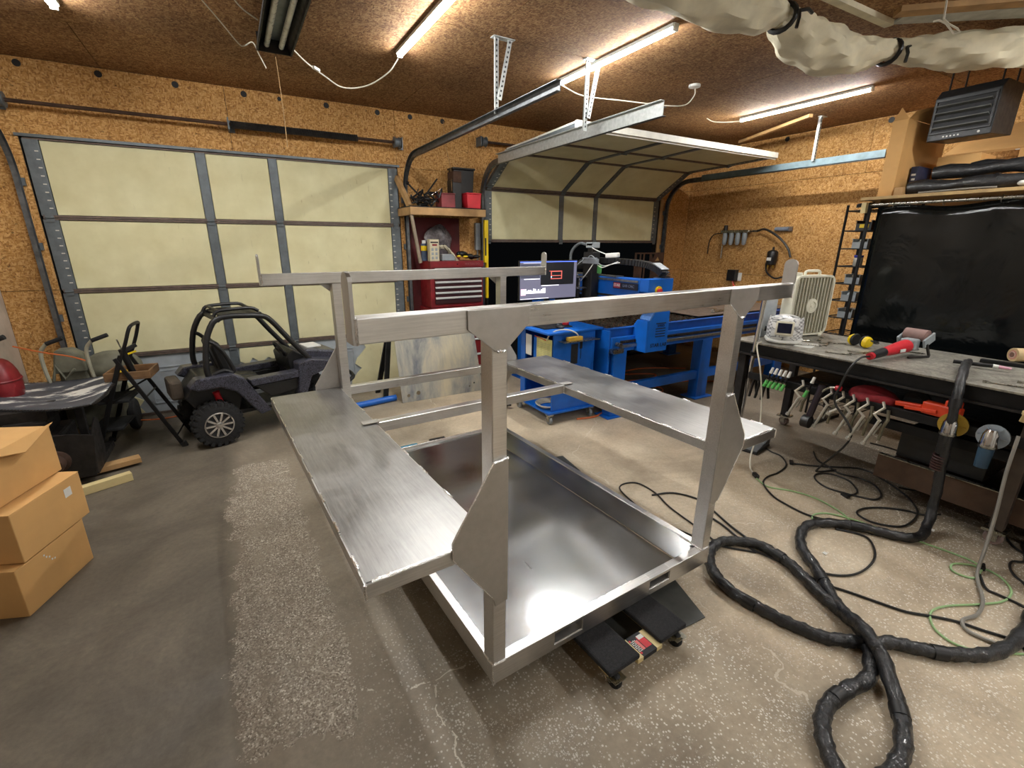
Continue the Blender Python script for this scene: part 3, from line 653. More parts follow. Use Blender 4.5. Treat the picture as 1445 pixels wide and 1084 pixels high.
rm2 = part('rubber_mat', MB().prism([(0, 0), (.22, .02), (.26, .3), (-.05, .34)], 2, .0005, .005), MAT_, bevel=.001); rm2.location = (1.84, 2.42, 0); tag(rm2, 'dark mat scrap on the floor right of the cart deck', 'mat')
fp = part('floor_plate', MB().box(0, 0, .0005, .14, .22, .012), DKM, bevel=.002); fp.location = (1.27, 3.32, 0); tag(fp, 'small dark grated plate on the floor behind the cart deck', 'plate')

# ================================================================== LEFT SIDE
def carton(label, A, ang, L, Wd, z0, z1, open_=None):
    """box with near right corner A; long side L along ang, width goes to the left"""
    b = thing('cardboard_box', label, 'box', (A[0], A[1], z0), ang, None); h = z1 - z0
    part('carton_body', MB().box(-0, 0, 0, L, Wd, h - .004), CARD, b, bevel=.004)
    part('top_flap', MB().add([(0, 0, h - .004), (L, 0, h - .004), (L, Wd * .5, h + .002), (0, Wd * .5, h + .002)], [(0, 1, 2, 3)]), CARD, b, solid=.003)
    part('top_flap', MB().add([(0, Wd, h - .004), (L, Wd, h - .004), (L, Wd * .5, h + .002), (0, Wd * .5, h + .002)], [(0, 1, 2, 3)]), CARD, b, solid=.003)
    part('packing_tape', MB().box(-.001, Wd * .5 - .025, h - .07, -.0005, Wd * .5 + .025, h).box(L * .0, Wd * .5 - .025, h + .0022, L, Wd * .5 + .025, h + .0027), flat('tan_tape', 'b8935a', .3), b)
    return b
aa = math.atan2(.39, .152)
b1 = carton('bottom cardboard box of the stack at the left edge, sitting on the floor', (-1.03, 2.555, 0), aa, .42, .46, 0, .245)
b2 = carton('middle cardboard box of the stack with a small white sticker', (-1.005, 2.60, .25), aa, .42, .46, .25, .495)
part('sticker', MB().box(.30, -.0015, .155, .345, -.0005, .20), WHITE, b2, label='small white sticker')
b3 = carton('top cardboard box of the stack with a bent open flap', (-1.07, 2.64, .50), aa + .03, .43, .46, .50, .745)
part('open_flap', MB().add([(.0, -.001, .243), (.43, -.001, .243), (.43, -.02, .262), (.20, -.045, .20), (.0, -.03, .255)], [(0, 1, 2, 3, 4)]), CARD, b3, solid=.003, label='bent flap')
m = MB()
for k, (u, w) in enumerate(((.15, .21), (.16, .195), (.175, .185), (.185, .165), (.20, .16))): m.box(u, -.0015, w, u + .008, -.0005, w + .008)
part('torn_specks', m, WHITE, b1, kind='stuff')

# step stool ladder with tool tray
sl_ = thing('step_ladder', 'folding black step ladder holding a tool tray, before the closed garage door', 'ladder', (-.785, 4.62, 0), rad(-6))
for y in (-.16, .16):
    part('front_rail', MB().beam((-.34, y * 1.15, 0), (-.05, y * .85, .80), .018, .032, (1, 0, 0)), BLKM, sl_, bevel=.003)
    part('rear_leg', MB().beam((.24, y * 1.05, 0), (-.09, y * .9, .78), .018, .028, (1, 0, 0)), BLKM, sl_, bevel=.003)
    part('foot_cap', MB().beam((-.35, y * 1.15, 0), (-.335, y * 1.15, .04), .026, .042, (1, 0, 0)), BLKR, sl_); part('foot_cap', MB().beam((.25, y * 1.05, 0), (.235, y * 1.05, .04), .026, .042, (1, 0, 0)), BLKR, sl_)
part('hand_loop', MB().tube(spl([(-.05, -.136, .78), (.00, -.135, .90), (.03, -.125, .985), (.045, -.09, 1.02), (.045, .09, 1.02), (.03, .125, .985), (.0, .135, .90), (-.05, .136, .78)], 4), .013, 8), BLKM, sl_, smooth=True)
part('step', MB().box(-.36, -.165, .205, -.14, .165, .225), BLKR, sl_, bevel=.004); part('step', MB().box(-.26, -.155, .425, -.06, .155, .445), BLKR, sl_, bevel=.004)
part('rear_brace', MB().cyl((.20, -.168, .1), (.20, .168, .1), .007), BLKM, sl_); part('rear_brace', MB().cyl((.05, -.155, .45), (.05, .155, .45), .007), BLKM, sl_)
for y in (-.165, .165): part('spreader', MB().beam((-.16, y, .44), (.02, y, .54), .004, .014, (1, 0, 0)), BLKM, sl_)
tr_ = thing('tool_tray', 'worn brown tool tray clipped on the step ladder top', 'tray', (-.785, 4.62, .60), rad(-6))
BRN = flat('worn_brown_leather', '76583a', .7, 0, .4, 12, .2)
part('tray_base', MB().box(-.19, -.135, .0, .11, .135, .012), BRN, tr_, bevel=.004)
for q in ((-.19, -.135, .11, -.12), (-.19, .12, .11, .135), (-.19, -.12, -.175, .12), (.095, -.12, .11, .12)): part('tray_wall', MB().box(q[0], q[1], .012, q[2], q[3], .065), BRN, tr_, bevel=.004)
cg = thing('caulking_gun', 'black caulking gun standing in the brown tray', 'tool', (-.815, 4.60, .613), .4)
part('barrel', MB().cyl((0, 0, .01), (-.04, 0, .22), .024, n=12), BLKM, cg, smooth=True); part('plunger_rod', MB().cyl((-.04, 0, .22), (-.055, 0, .30), .005), STEEL, cg); part('handle', MB().beam((-.038, 0, .2), (.06, 0, .24), .02, .03), BLK, cg, bevel=.004); part('trigger', MB().beam((-.03, 0, .17), (.05, 0, .19), .012, .012), YEL, cg)
yt = thing('tape_roll', 'small yellow tape roll in the brown tray', 'tape', (-.885, 4.66, .613)); part('roll', MB().lathe([(.02, 0), (.04, 0), (.04, .03), (.02, .03)], (0, 0, 0), 2, 16), YEL, yt, smooth=True)

# greasy machine with serrated sheet on top, timbers
tm1 = part('timber', MB().beam((-1.62, 3.98, .041), (-.83, 4.22, .041), .09, .04), PINE, bevel=.003); tag(tm1, 'farther grey brown timber sticking out below the greasy machine', 'lumber')
tm2 = part('timber', MB().beam((-1.62, 3.60, .031), (-.845, 3.93, .031), .055, .06), PLY, bevel=.003); tag(tm2, 'nearer pale timber sticking out below the greasy machine', 'lumber')
mc = thing('scrap_machine', 'dark greasy machine with a round hub, behind the cardboard boxes', 'machine', (-1.30, 4.28, .062))
part('frame', MB().box(-.33, -.28, 0, .27, .26, .05).box(-.33, -.26, .05, -.28, .24, .40).box(.1, .19, .05, .15, .24, .40), DKM, mc, bevel=.004)
part('engine_block', MB().box(-.27, -.20, .05, .10, .18, .30).box(-.2, -.14, .3, .04, .12, .40), DKM, mc, bevel=.02)
m = MB()
for k in range(9): m.box(-.265, -.215, .08 + k * .024, .05, -.20, .09 + k * .024)
part('cooling_fins', m, DKM, mc, kind='stuff')
part('side_plate', MB().prism([(-.30, .02), (-.05, .02), (.0, .10), (.0, .33), (-.06, .36), (-.22, .28)], 0, .26, .272), DKM, mc, bevel=.002)
part('end_plate', MB().prism([(-.25, .0), (.26, .0), (.30, .30), (.16, .33), (-.10, .33)], 1, -.305, -.295), DKM, mc, bevel=.002)
part('hub', MB().lathe([(.02, -.10), (.05, -.10), (.055, -.08), (.055, -.03), (.075, -.02), (.075, 0), (.02, 0)], (.08, -.306, .15), 1, 18), RUST, mc, smooth=True)
part('crank_lever', MB().tube([(-.2, -.31, .1), (-.1, -.33, .22), (.1, -.33, .28)], .012, 6), BLKM, mc, smooth=True)
sh = thing('serrated_sheet', 'curved grey sheet with toothed edges and white paint smears, lying on the greasy machine', 'sheet', (0, 0, 0))
def shf(u, v):
    ax = Vector((-1.63, 4.34)).lerp(Vector((-.96, 3.93)), u); bx = Vector((-1.66, 5.04)).lerp(Vector((-.92, 4.86)), u); p = ax.lerp(bx, v)
    return (p.x, p.y, .535 + .05 * (2 * u - .9) ** 2 * (1 if u > .45 else .4) + .012 * sin(6 * v + 3 * u))
part('sheet_body', MB().grid(shf, 20, 14), SPLASH, sh, smooth=True, solid=.008)
m = MB()
for i in range(34):
    for v, o in ((0, -1), (1, 1)):
        p = Vector(shf((i + .2) / 34, v)); q = Vector(shf((i + .8) / 34, v)); d = (q - p); nn = Vector((d.y, -d.x, 0)).normalized() * .022 * (1 if o < 0 else -1)
        m.add([p, q, (p + q) / 2 + nn, p - Vector((0, 0, .008)), q - Vector((0, 0, .008)), (p + q) / 2 + nn - Vector((0, 0, .008))], [(0, 1, 2), (5, 4, 3), (0, 3, 4, 1), (1, 4, 5, 2), (2, 5, 3, 0)])
for i in range(26):
    for u, o in ((1, 1),):
        p = Vector(shf(u, (i + .2) / 26)); q = Vector(shf(u, (i + .8) / 26)); d = (q - p); nn = Vector((d.y, -d.x, 0)).normalized() * .024
        m.add([p, q, (p + q) / 2 + nn, p - Vector((0, 0, .008)), q - Vector((0, 0, .008)), (p + q) / 2 + nn - Vector((0, 0, .008))], [(0, 1, 2), (5, 4, 3), (0, 3, 4, 1), (1, 4, 5, 2), (2, 5, 3, 0)])
part('edge_teeth', m, DKM, sh, kind='stuff')
# propping post so that the sheet rests on the machine: short stand
part('machine_riser', MB().box(-.22, -.12, .40, .04, .12, .472), DKM, mc)
# grey green walk-behind machine with two handles
OLV = flat('dusty_grey_green', '6f6e5e', .75, 0, .35, 9, .2)
wm = thing('walk_behind_machine', 'dusty grey green machine with two black handle grips by the door track', 'machine', (-1.20, 5.12, 0), 0)
part('body', MB().sph((.17, -.02, .60), (.21, .12, .14), 18, 12), OLV, wm, smooth=True)
part('chassis', MB().box(-.20, -.12, .10, .22, .10, .48).box(-.18, -.10, .48, .02, .08, .66), OLV, wm, bevel=.03)
part('hood', MB().prism([(-.20, .60), (.02, .60), (.0, .74), (-.06, .79), (-.16, .79)], 1, -.14, .02), OLV, wm, bevel=.015)
for x in (-.22, .06):
    part('handle_tube', MB().tube(spl([(x, -.16, .50), (x - .01, -.17, .68), (x, -.18, .80), (x + .05, -.20, .865)], 4), .014, 8), flat('pale_dusty_tube', 'a3a08c', .6), wm, smooth=True)
    part('grip', MB().cyl((x + .05, -.20, .865), (x + .16, -.215, .905), .017, n=10), BLKR, wm, smooth=True)
part('linkage', MB().tube([(-.20, -.16, .55), (-.16, -.17, .68), (-.12, -.17, .56), (-.05, -.17, .64)], .012, 6), OLV, wm, smooth=True)
for x in (-.26, .23): part('wheel', MB().lathe([(.03, -.03), (.13, -.03), (.14, -.02), (.14, .02), (.13, .03), (.03, .03)], (x, 0, .141), 0, 20), BLKR, wm, smooth=True)
# red machine at the very left edge
rd = thing('red_machine', 'dark red machine with a black grip, cut off by the left edge', 'machine', (-1.60, 4.70, 0))
part('tank', MB().sph((.01, 0, .62), (.09, .13, .20), 18, 12), RED, rd, smooth=True)
part('tank_band', MB().tube([(.01 + .088 * cos(t), .128 * sin(t), .66) for t in [2 * pi * i / 24 for i in range(24)]], .008, 6, True), RED, rd, smooth=True)
part('base', MB().box(-.08, -.14, .03, .10, .15, .50), RED, rd, bevel=.02)
part('handle_bar', MB().tube([(-.06, -.12, .82), (-.06, -.16, .93), (.02, -.17, .955)], .012, 8), STEEL, rd, smooth=True)
part('grip', MB().cyl((.0, -.17, .945), (.14, -.19, 1.0), .018, n=10), BLKR, rd, smooth=True)
part('foot_bar', MB().box(-.08, -.16, 0, .09, .18, .03), BLKM, rd)
cord('extension_cord', 'orange cord slanting from the red machine down to the wall corner', [(-1.46, 4.60, .915), (-1.36, 4.75, .83), (-1.25, 4.90, .755), (-1.17, 4.95, .70)], .006, CORDO, 4)
cord('air_hose', 'thin orange hose lying along the foot of the closed garage door', [(-1.25, 4.95, .10), (-1.1, 5.0, .16), (-.95, 5.15, .06), (-.75, 5.25, .012), (-.5, 5.33, .012), (-.2, 5.36, .012), (.3, 5.38, .012)], .007, CORDO)

# ------------------------------------------------------------------ ride-on toy buggy
bg = thing('toy_off_road_buggy', 'black battery ride-on off-road buggy with roll cage, beside the step ladder', 'ride-on toy', (-.355, 4.60, 0), rad(13))
def bwheel(x, y, r, sgn):
    w = MB().lathe([(.105, -.065), (r - .035, -.07), (r - .012, -.06), (r - .006, -.03), (r - .006, .03), (r - .012, .06), (r - .035, .07), (.105, .065)], (x, y, r), 1, 30)
    t = part('tire', w, BLKR, bg, smooth=True); m = MB()
    for k in range(22):
        a = 2 * pi * k / 22
        for s_, off in ((-1, 0), (1, .14)):
            c = Vector((x + (r - .006) * cos(a + off), y + s_ * .036, r + (r - .006) * sin(a + off))); d = Vector((cos(a + off), 0, sin(a + off))); tt = Vector((-d.z, 0, d.x))
            m.beam(c - tt * .015, c + tt * .015, .055, .013, d)
            c2 = c + Vector((0, s_ * .028, 0)) - d * .016; m.beam(c2 - tt * .014, c2 + tt * .014, .012, .030, d)
    part('tread_block', m, BLKR, t, kind='stuff')
    yo = y + sgn * .072
    rim = part('rim', MB().lathe([(.088, yo - sgn * .03), (.108, yo - sgn * .03), (.110, yo), (.100, yo + sgn * .002), (.095, yo - sgn * .012)], (x, 0, r), 1, 26), CHROME, bg, smooth=True)
    part('rim_disc', MB().cyl((x, yo - sgn * .032, r), (x, yo - sgn * .024, r), .10, n=24), BLK, rim)
    for k in range(10):
        a = 2 * pi * k / 10; part('spoke', MB().beam((x + .02 * cos(a), yo - sgn * .01, r + .02 * sin(a)), (x + .098 * cos(a), yo - sgn * .006, r + .098 * sin(a)), .016, .014, (0, 1, 0)), CHROME, rim)
    part('hub_cap', MB().lathe([(.03, yo - sgn * .01), (.028, yo + sgn * .004), (.012, yo + sgn * .008)], (x, 0, r), 1, 14), CHROME, rim, smooth=True)
for x in (0, .93):
    for s_ in (-1, 1): bwheel(x, .275 * s_, .19, s_)
part('floor_pan', MB().box(-.10, -.20, .20, 1.02, .20, .24), BLK, bg, bevel=.01)
part('rear_tub', MB().prism([(-.18, .42), (-.06, .58), (.20, .58), (.26, .44), (.20, .24), (-.08, .24)], 1, -.19, .19), BLK, bg, bevel=.01)
for s_ in (-1, 1):
    y0, y1 = s_ * .20, s_ * .335
    part('rear_fender', MB().prism([(-.16, .53), (-.10, .595), (.16, .60), (.24, .55), (.36, .33), (.42, .22), (.33, .20), (.26, .30), (.17, .44), (.06, .50), (-.10, .50)], 1, y0, y1), CAMO, bg, bevel=.012)
    part('door_sill', MB().prism([(.28, .52), (.70, .53), (.70, .47), (.30, .46)], 1, s_ * .21, s_ * .325), CAMO, bg, bevel=.008)
    part('side_guard', MB().prism([(.32, .455), (.70, .46), (.68, .36), (.44, .33)], 1, s_ * .22, s_ * .30), BLK, bg, bevel=.01)
    part('rock_slider', MB().cyl((.32, s_ * .31, .27), (.72, s_ * .31, .27), .022, n=8), BLK, bg, smooth=True)
    part('front_fender', MB().prism([(.69, .60), (.80, .62), (1.14, .56), (1.16, .47), (1.10, .50), (.93, .50), (.80, .46), (.74, .30), (.66, .27), (.68, .45)], 1, s_ * .19, s_ * .335), CAMO, bg, bevel=.012)
    part('cage_side', MB().tube(spl([(.0, s_ * .27, .58), (-.005, s_ * .27, .68), (.03, s_ * .255, .88), (.10, s_ * .24, 1.02), (.17, s_ * .235, 1.055)], 3) + spl([(.24, s_ * .235, 1.06), (.46, s_ * .235, 1.04), (.54, s_ * .24, .99), (.66, s_ * .25, .82), (.84, s_ * .26, .58)], 3), .023, 10), BLK, bg, smooth=True)
    part('rear_hoop', MB().tube(spl([(.03, s_ * .25, .60), (.12, s_ * .25, .62), (.19, s_ * .25, .60), (.14, s_ * .25, .76), (.08, s_ * .25, .85), (.035, s_ * .25, .88)], 4), .016, 8), BLK, bg, smooth=True)
    part('shock_absorber', MB().cyl((.08, s_ * .17, .25), (.04, s_ * .20, .44), .026, n=10), REDB, bg, smooth=True)
for x, z in ((.14, 1.035), (.49, 1.035)): part('cage_crossbar', MB().cyl((x, -.235, z), (x, .235, z), .02, n=8), BLK, bg, smooth=True)
part('roof_rack', MB().tube(spl([(.12, -.20, 1.06), (.15, -.20, 1.10), (.24, -.20, 1.11), (.40, -.20, 1.11), (.46, -.20, 1.08)], 3), .014, 8).tube(spl([(.12, .20, 1.06), (.15, .20, 1.10), (.24, .20, 1.11), (.40, .20, 1.11), (.46, .20, 1.08)], 3), .014, 8).cyl((.16, -.2, 1.105), (.16, .2, 1.105), .012).cyl((.42, -.2, 1.10), (.42, .2, 1.10), .012), BLK, bg, smooth=True)
part('roof_panel', MB().box(.16, -.22, 1.055, .48, .22, 1.07), BLK, bg, bevel=.005)
for y in (-.105, .105):
    part('seat_back', MB().prism([(.14, .50), (.22, .50), (.13, .84), (.09, .86), (.06, .82)], 1, y - .085, y + .085), BLK, bg, bevel=.02)
    part('seat_cushion', MB().prism([(.16, .42), (.42, .42), (.43, .48), (.20, .51)], 1, y - .09, y + .09), BLK, bg, bevel=.015)
part('dashboard', MB().prism([(.66, .50), (.78, .50), (.80, .64), (.70, .70), (.64, .64)], 1, -.20, .20), BLK, bg, bevel=.012)
part('steering_wheel', MB().tube([(.61 - .05 * sin(t) * .6, -.10 + .075 * cos(t), .71 + .06 * sin(t)) for t in [2 * pi * i / 20 for i in range(20)]], .012, 8, True).cyl((.61, -.175, .71), (.61, -.025, .71), .008).cyl((.61, -.10, .71), (.68, -.10, .64), .012), BLK, bg, smooth=True)
part('hood', MB().prism([(.78, .50), (1.20, .46), (1.22, .54), (1.10, .64), (.84, .685), (.78, .66)], 1, -.185, .185), CAMO, bg, bevel=.02)
part('hood_vent', MB().box(.86, -.10, .672, 1.0, .10, .69), WHITE, bg, bevel=.006)
part('front_bumper', MB().tube(spl([(1.16, -.22, .30), (1.26, -.18, .34), (1.28, 0, .36), (1.26, .18, .34), (1.16, .22, .30)], 4), .02, 8), BLK, bg, smooth=True)
for x in (0, .93): part('axle', MB().cyl((x, -.22, .19), (x, .22, .19), .018, n=8), DKM, bg)
part('tail_bag', MB().box(-.26, -.13, .40, -.17, .13, .56), flat('dusty_brown', '4b4136', .8), bg, bevel=.02)

# ------------------------------------------------------------------ leaning sheet, saw horse, blue pipe
hs = []
ls = thing('leaning_steel_sheet', 'mottled steel sheet with round holes leaning behind the cart', 'sheet', (1.376, 4.60, .001), rad(0.3))
mb = holed([(0, 0), (.965, .0), (.90, .735), (-.02, .735)], [(.075, .07, .018), (.185, .085, .023), (.80, .07, .010), (.86, .10, .010), (.81, .11, .007)], .006)
mb.xf(Matrix.Rotation(rad(82), 4, 'X')); part('sheet_plate', mb, SHEET, ls)
wh = thing('saw_horse', 'black folding saw horse behind the leaning steel sheet', 'saw horse', (1.80, 4.86, 0))
part('top_beam', MB().box(-.52, -.04, .66, .50, .04, .72), BLKM, wh, bevel=.004)
for x in (-.46, .44):
    for y in (-.1, .26): part('leg', MB().beam((x, -.02 if y < 0 else .02, .67), (x + (-.10 if x < 0 else .08), y * .9, 0), .05, .03, (0, 1, 0)), BLKM, wh)
bp = part("blue_pipe", MB().cyl((.55, 4.60, .035), (1.34, 4.72, .035), .033, n=16), BLUE, smooth=True); tag(bp, "blue pipe lying on the floor beside the foot of the leaning steel sheet", "pipe")
# ================================================================== TOOL CORNER BETWEEN THE DOORS
bk = part('backing_board', MB().box(1.84, 5.425, .0, 2.46, 5.448, 1.925), REDD, bevel=.002); tag(bk, 'dark red board behind the tool chest, beneath the wooden shelf', 'board')
part('bag_of_parts', MB(), BLK) if False else None
tc = thing('tool_chest', 'dark red tool chest with thin silver drawer pulls, under the wooden shelf', 'tool chest', (1.93, 5.06, 0))
TW = .67
part('upper_body', MB().box(0, .02, .92, TW, .35, 1.445), RED, tc, bevel=.006); part('lower_body', MB().box(-.02, .01, .10, TW + .02, .36, .915), RED, tc, bevel=.006)
part('lid_front', MB().box(.0, .0, 1.375, TW, .02, 1.445), RED, tc, bevel=.003)
t_ = text('brand_lettering', 'WATERLOO', .035, flat('dull_lettering', '8c5a5a', .5), tc, (.52, -.001, 1.41), (pi / 2, 0, 0), .0008)
t_ = text('brand_lettering', 'WATERLOO', .035, MT['dull_lettering'], tc, (.52, .0, .885), (pi / 2, 0, 0), .0008)
part('keyhole', MB().cyl((.33, -.003, 1.41), (.33, .001, 1.41), .007, n=10), CHROME, tc); part('keyhole', MB().cyl((.33, .004, .885), (.33, .011, .885), .007, n=10), CHROME, tc)
PULL = flat('silver_pull', 'dcdcd8', .35, .2, .05)
zz = [1.37, 1.295, 1.225, 1.165, 1.105, 1.045, .96]
for a, b in zip(zz, zz[1:]):
    dr = part('drawer', MB().box(.05, .004, b + .004, TW - .03, .02, a - .004), flat('dark_drawer_face', '3a1c1e', .35), tc, bevel=.002)
    part('drawer_pull', MB().prism([(-.010, a - .024), (.004, a - .006), (.004, a - .003), (-.012, a - .010)], 0, .05, TW - .03), PULL, dr)
for a, b in zip([.855, .70, .53, .34], [.70, .53, .34, .14]):
    dr = part('drawer', MB().box(.03, -.002, b + .004, TW - .01, .01, a - .004), RED, tc, bevel=.002)
    part('drawer_pull', MB().prism([(-.016, a - .026), (-.002, a - .008), (-.002, a - .005), (-.018, a - .012)], 0, .04, TW - .02), PULL, dr)
for x in (.06, TW - .06):
    for y in (.06, .30): part('caster', MB().lathe([(.01, -.015), (.05, -.015), (.05, .015), (.01, .015)], (x, y, .05), 0, 14), BLKR, tc, smooth=True)
sb = thing('shelf_board', 'pine framed shelf above the tool chest, loaded with black and red things', 'shelf', (1.715, 5.02, 1.93))
part('front_board', MB().box(0, 0, 0, .90, .038, .078), PINE, sb, bevel=.003); part('side_board', MB().box(-.0, .038, 0, .038, .428, .078), PINE, sb); part('side_board', MB().box(.862, .038, 0, .90, .428, .078), PINE, sb)
part('shelf_top', MB().box(.0, .0, .0785, .90, .428, .088), BLKM, sb); part('prop_strut', MB().beam((.02, .03, 0), (.09, .01, -.50), .03, .03), flat('weathered_strip', '8b7d6b', .8), sb); part('prop_strut', MB().beam((.03, .1, .088), (-.0, .40, .40), .04, .06), PINE, sb)
Z0 = 1.93 + .088
b_ = thing('red_container', 'dusty red box with a yellow tag on the shelf, left of the black bins', 'container', (2.09, 5.06, Z0)); part('box_body', MB().box(0, 0, 0, .165, .18, .135), flat('dusty_red', '8a3438', .5), b_, bevel=.006); part('box_lid', MB().box(-.004, -.004, .135, .169, .184, .15), MT['dusty_red'], b_, bevel=.004)
b_ = thing('red_container', 'brighter red box at the right end of the shelf', 'container', (2.40, 5.05, Z0)); part('box_body', MB().prism([(0, 0), (.165, 0), (.172, .15), (-.006, .15)], 1, 0, .15), REDB, b_, bevel=.006); part('box_lid', MB().box(-.01, -.004, .15, .176, .154, .165), REDB, b_, bevel=.004)
b_ = thing('black_bin', 'tall black tapered bin standing behind the brighter red box', 'bin', (2.44, 5.29, Z0)); part('bin_body', MB().prism([(-.10, 0), (.10, 0), (.13, .42), (-.13, .42)], 1, -.075, .075), BLK, b_, bevel=.01); part('bin_rim', MB().box(-.14, -.085, .42, .14, .085, .44), BLK, b_, bevel=.005)
b_ = thing('black_bin', 'narrow black case with brown front standing between the two red boxes', 'bin', (2.29, 5.20, Z0)); part('case_body', MB().box(-.035, -.08, 0, .075, .08, .30), BLK, b_, bevel=.008); part('case_face', MB().box(-.03, -.086, .27, .07, .075, .385), RUST, b_, bevel=.004)
tg = thing('tangle_of_tools', 'tangled heap of black straps and tools on the left half of the shelf', 'tools', (1.90, 5.14, Z0)); m = MB(); rnd = random.Random(4)
for k in range(26):
    c = Vector((rnd.uniform(-.10, .14), rnd.uniform(-.06, .06), rnd.uniform(.015, .12))); pts = [c + Vector((rnd.uniform(-.08, .08), rnd.uniform(-.05, .05), rnd.uniform(-.04, .07))) for _ in range(4)]
    for p in pts: p.z = max(.012, p.z)
    m.tube(spl(pts, 3), rnd.uniform(.005, .011), 5)
part('strap_tangle', m, BLK, tg, smooth=True, kind='stuff')
part('rod', MB().cyl((-.02, 0, .05), (.20, .05, .30), .009), BLKM, tg); part('rod', MB().cyl((.04, 0, .05), (-.14, .06, .24), .009), BLKM, tg); part('rod_knob', MB().sph((-.14, .06, .24), .02), BLKM, tg); part('chrome_rod', MB().cyl((.06, -.03, .10), (.24, .0, .21), .006), CHROME, tg)
cord('hanging_string', 'tan string hanging from a hole in the back wall down to the shelf', [(2.30, 5.44, 2.955), (2.28, 5.35, 2.7), (2.29, 5.25, 2.45), (2.22, 5.07, 2.19)], .003, MT['string'], 4)
# things on the chest top
lb = thing('printed_carton', 'tall white printed carton standing on the tool chest, left', 'carton', (1.94, 5.08, 1.446), .1); part('carton_body', MB().box(0, 0, 0, .115, .06, .235), flat('off_white_card', 'c9bfa0', .7), lb, bevel=.002)
part('printed_band', MB().box(.01, -.001, .195, .105, -.0003, .21), INK, lb); part('printed_band', MB().box(.03, -.001, .165, .09, -.0003, .185), RED, lb)
for k in range(3):
    for j in range(2): part('printed_icon', MB().box(.018 + j * .048, -.001, .02 + k * .045, .045 + j * .048, -.0003, .05 + k * .045), GREYP, lb)
by = thing('spray_can', 'yellow and blue labelled can behind the printed carton', 'can', (1.93, 5.24, 1.446)); part('can_body', MB().cyl((0, 0, 0), (0, 0, .19), .035, n=16), flat('can_blue', '44546e', .4), by, smooth=True); part('can_label', MB().cyl((0, 0, .11), (0, 0, .165), .0362, n=16), YEL, by, smooth=True); part('can_cap', MB().cyl((0, 0, .19), (0, 0, .225), .022, n=14), WHITE, by, smooth=True)
pb_ = thing('plastic_bag', 'clear grey plastic bag of parts hanging on the dark red board', 'bag', (2.16, 5.40, 1.66)); m = MB(); m.sph((0, -.03, 0), (.17, .05, .19), 18, 14)
m.v = [(x * (1 + .08 * sin(30 * z)), y * (1 + .35 * sin(22 * x + 14 * z)), z * (1 + .06 * sin(25 * x))) for x, y, z in m.v]
part('bag_film', m, flat('cloudy_plastic', '6c6668', .25, 0, .6, 18), pb_, smooth=True)
cp = thing('paper_bundle', 'crumpled cream paper on the tool chest beside the printed carton', 'paper', (2.17, 5.13, 1.446)); m = MB().grid(lambda u, v: (-.09 + .24 * u, -.05 + .10 * v, .09 + .07 * sin(3 * u + 1) - .10 * u * u + .02 * sin(14 * v + 9 * u)), 12, 8); part('paper_sheet', m, flat('cream_paper', 'c8bfa6', .8), cp, solid=.004); part('paper_base', MB().box(-.08, -.04, 0, .08, .05, .075), GREYP, cp, bevel=.01)
gg = thing('black_gloves', 'heap of black gloves and cords on the right of the tool chest top', 'gloves', (2.42, 5.17, 1.446)); m = MB(); rnd = random.Random(9)
for k in range(16):
    c = Vector((rnd.uniform(-.10, .12), rnd.uniform(-.06, .06), 0)); m.sph((c.x, c.y, .03 + .05 * max(0, 1 - abs(c.x + .05) * 9) + rnd.uniform(0, .02)), (rnd.uniform(.03, .05), .03, rnd.uniform(.018, .03)), 8, 6)
part('glove_heap', m, BLK, gg, smooth=True, kind='stuff'); part('yellow_cuff', MB().sph((-.10, -.03, .05), (.03, .02, .015), 8, 6), YEL, gg); part('yellow_cuff', MB().sph((-.03, -.06, .045), (.035, .02, .012), 8, 6), YEL, gg)
lv = thing('spirit_level', 'long yellow level standing upright at the right side of the tool chest', 'level', (2.655, 5.10, 0), 0)
part('level_body', MB().box(-.004, -.02, 1.0, .022, .02, 1.90).box(-.026, -.02, 1.42, -.004, .02, 1.90), YEL, lv, bevel=.002); part('vial_window', MB().box(-.024, -.022, 1.50, -.006, .022, 1.70), BLK, lv); part('support_post', MB().box(.0, -.015, 0, .02, .015, 1.0), BLKM, lv)
el = thing('electrical_box', 'small grey upright box on the wall behind the yellow level', 'box', (2.70, 5.40, 1.72)); part('box_body', MB().box(-.03, 0, -.16, .04, .045, .16), GREYP, el, bevel=.005); part('conduit', MB().cyl((0, .02, -.16), (0, .02, -1.5), .011, n=8), GALV, el, smooth=True)

# ================================================================== CNC PLASMA TABLE
pt = thing('plasma_cutting_table', 'big blue cutting table with a travelling gantry, before the half open door', 'machine', (0, 0, 0))
X0, X1, Y0, Y1 = 2.98, 6.15, 3.19, 4.95
def leg(x, y, w=.16):
    part('leg', MB().box(x, y, .012, x + w, y + .12, .66), BLUE, pt, bevel=.004); part('foot_plate', MB().box(x - .06, y - .04, 0, x + w + .06, y + .16, .012), BLUE, pt, bevel=.002)
for x in (3.02, 4.28, 5.7):
    for y in (Y0, Y1 - .12): leg(x, y)
part('side_beam', MB().box(X0, Y0, .66, X1, Y0 + .10, .80), BLUE, pt, bevel=.003); part('side_beam', MB().box(X0, Y1 - .10, .66, X1, Y1, .80), BLUE, pt, bevel=.003)
part('end_panel', MB().box(X0 - .02, Y0 + .02, .12, X0, Y0 + .55, .86), BLUE, pt, bevel=.003); part('end_beam', MB().box(X0, Y0 + .10, .66, X0 + .08, Y1 - .10, .80), BLUE, pt); part('end_beam', MB().box(X1 - .08, Y0 + .10, .66, X1, Y1 - .10, .80), BLUE, pt)
part('lower_rail', MB().box(3.18, Y0 + .02, .22, 4.28, Y0 + .08, .31), BLUE, pt, bevel=.003); part('lower_rail', MB().box(4.44, Y0 + .02, .22, 5.7, Y0 + .08, .31), BLUE, pt, bevel=.003)
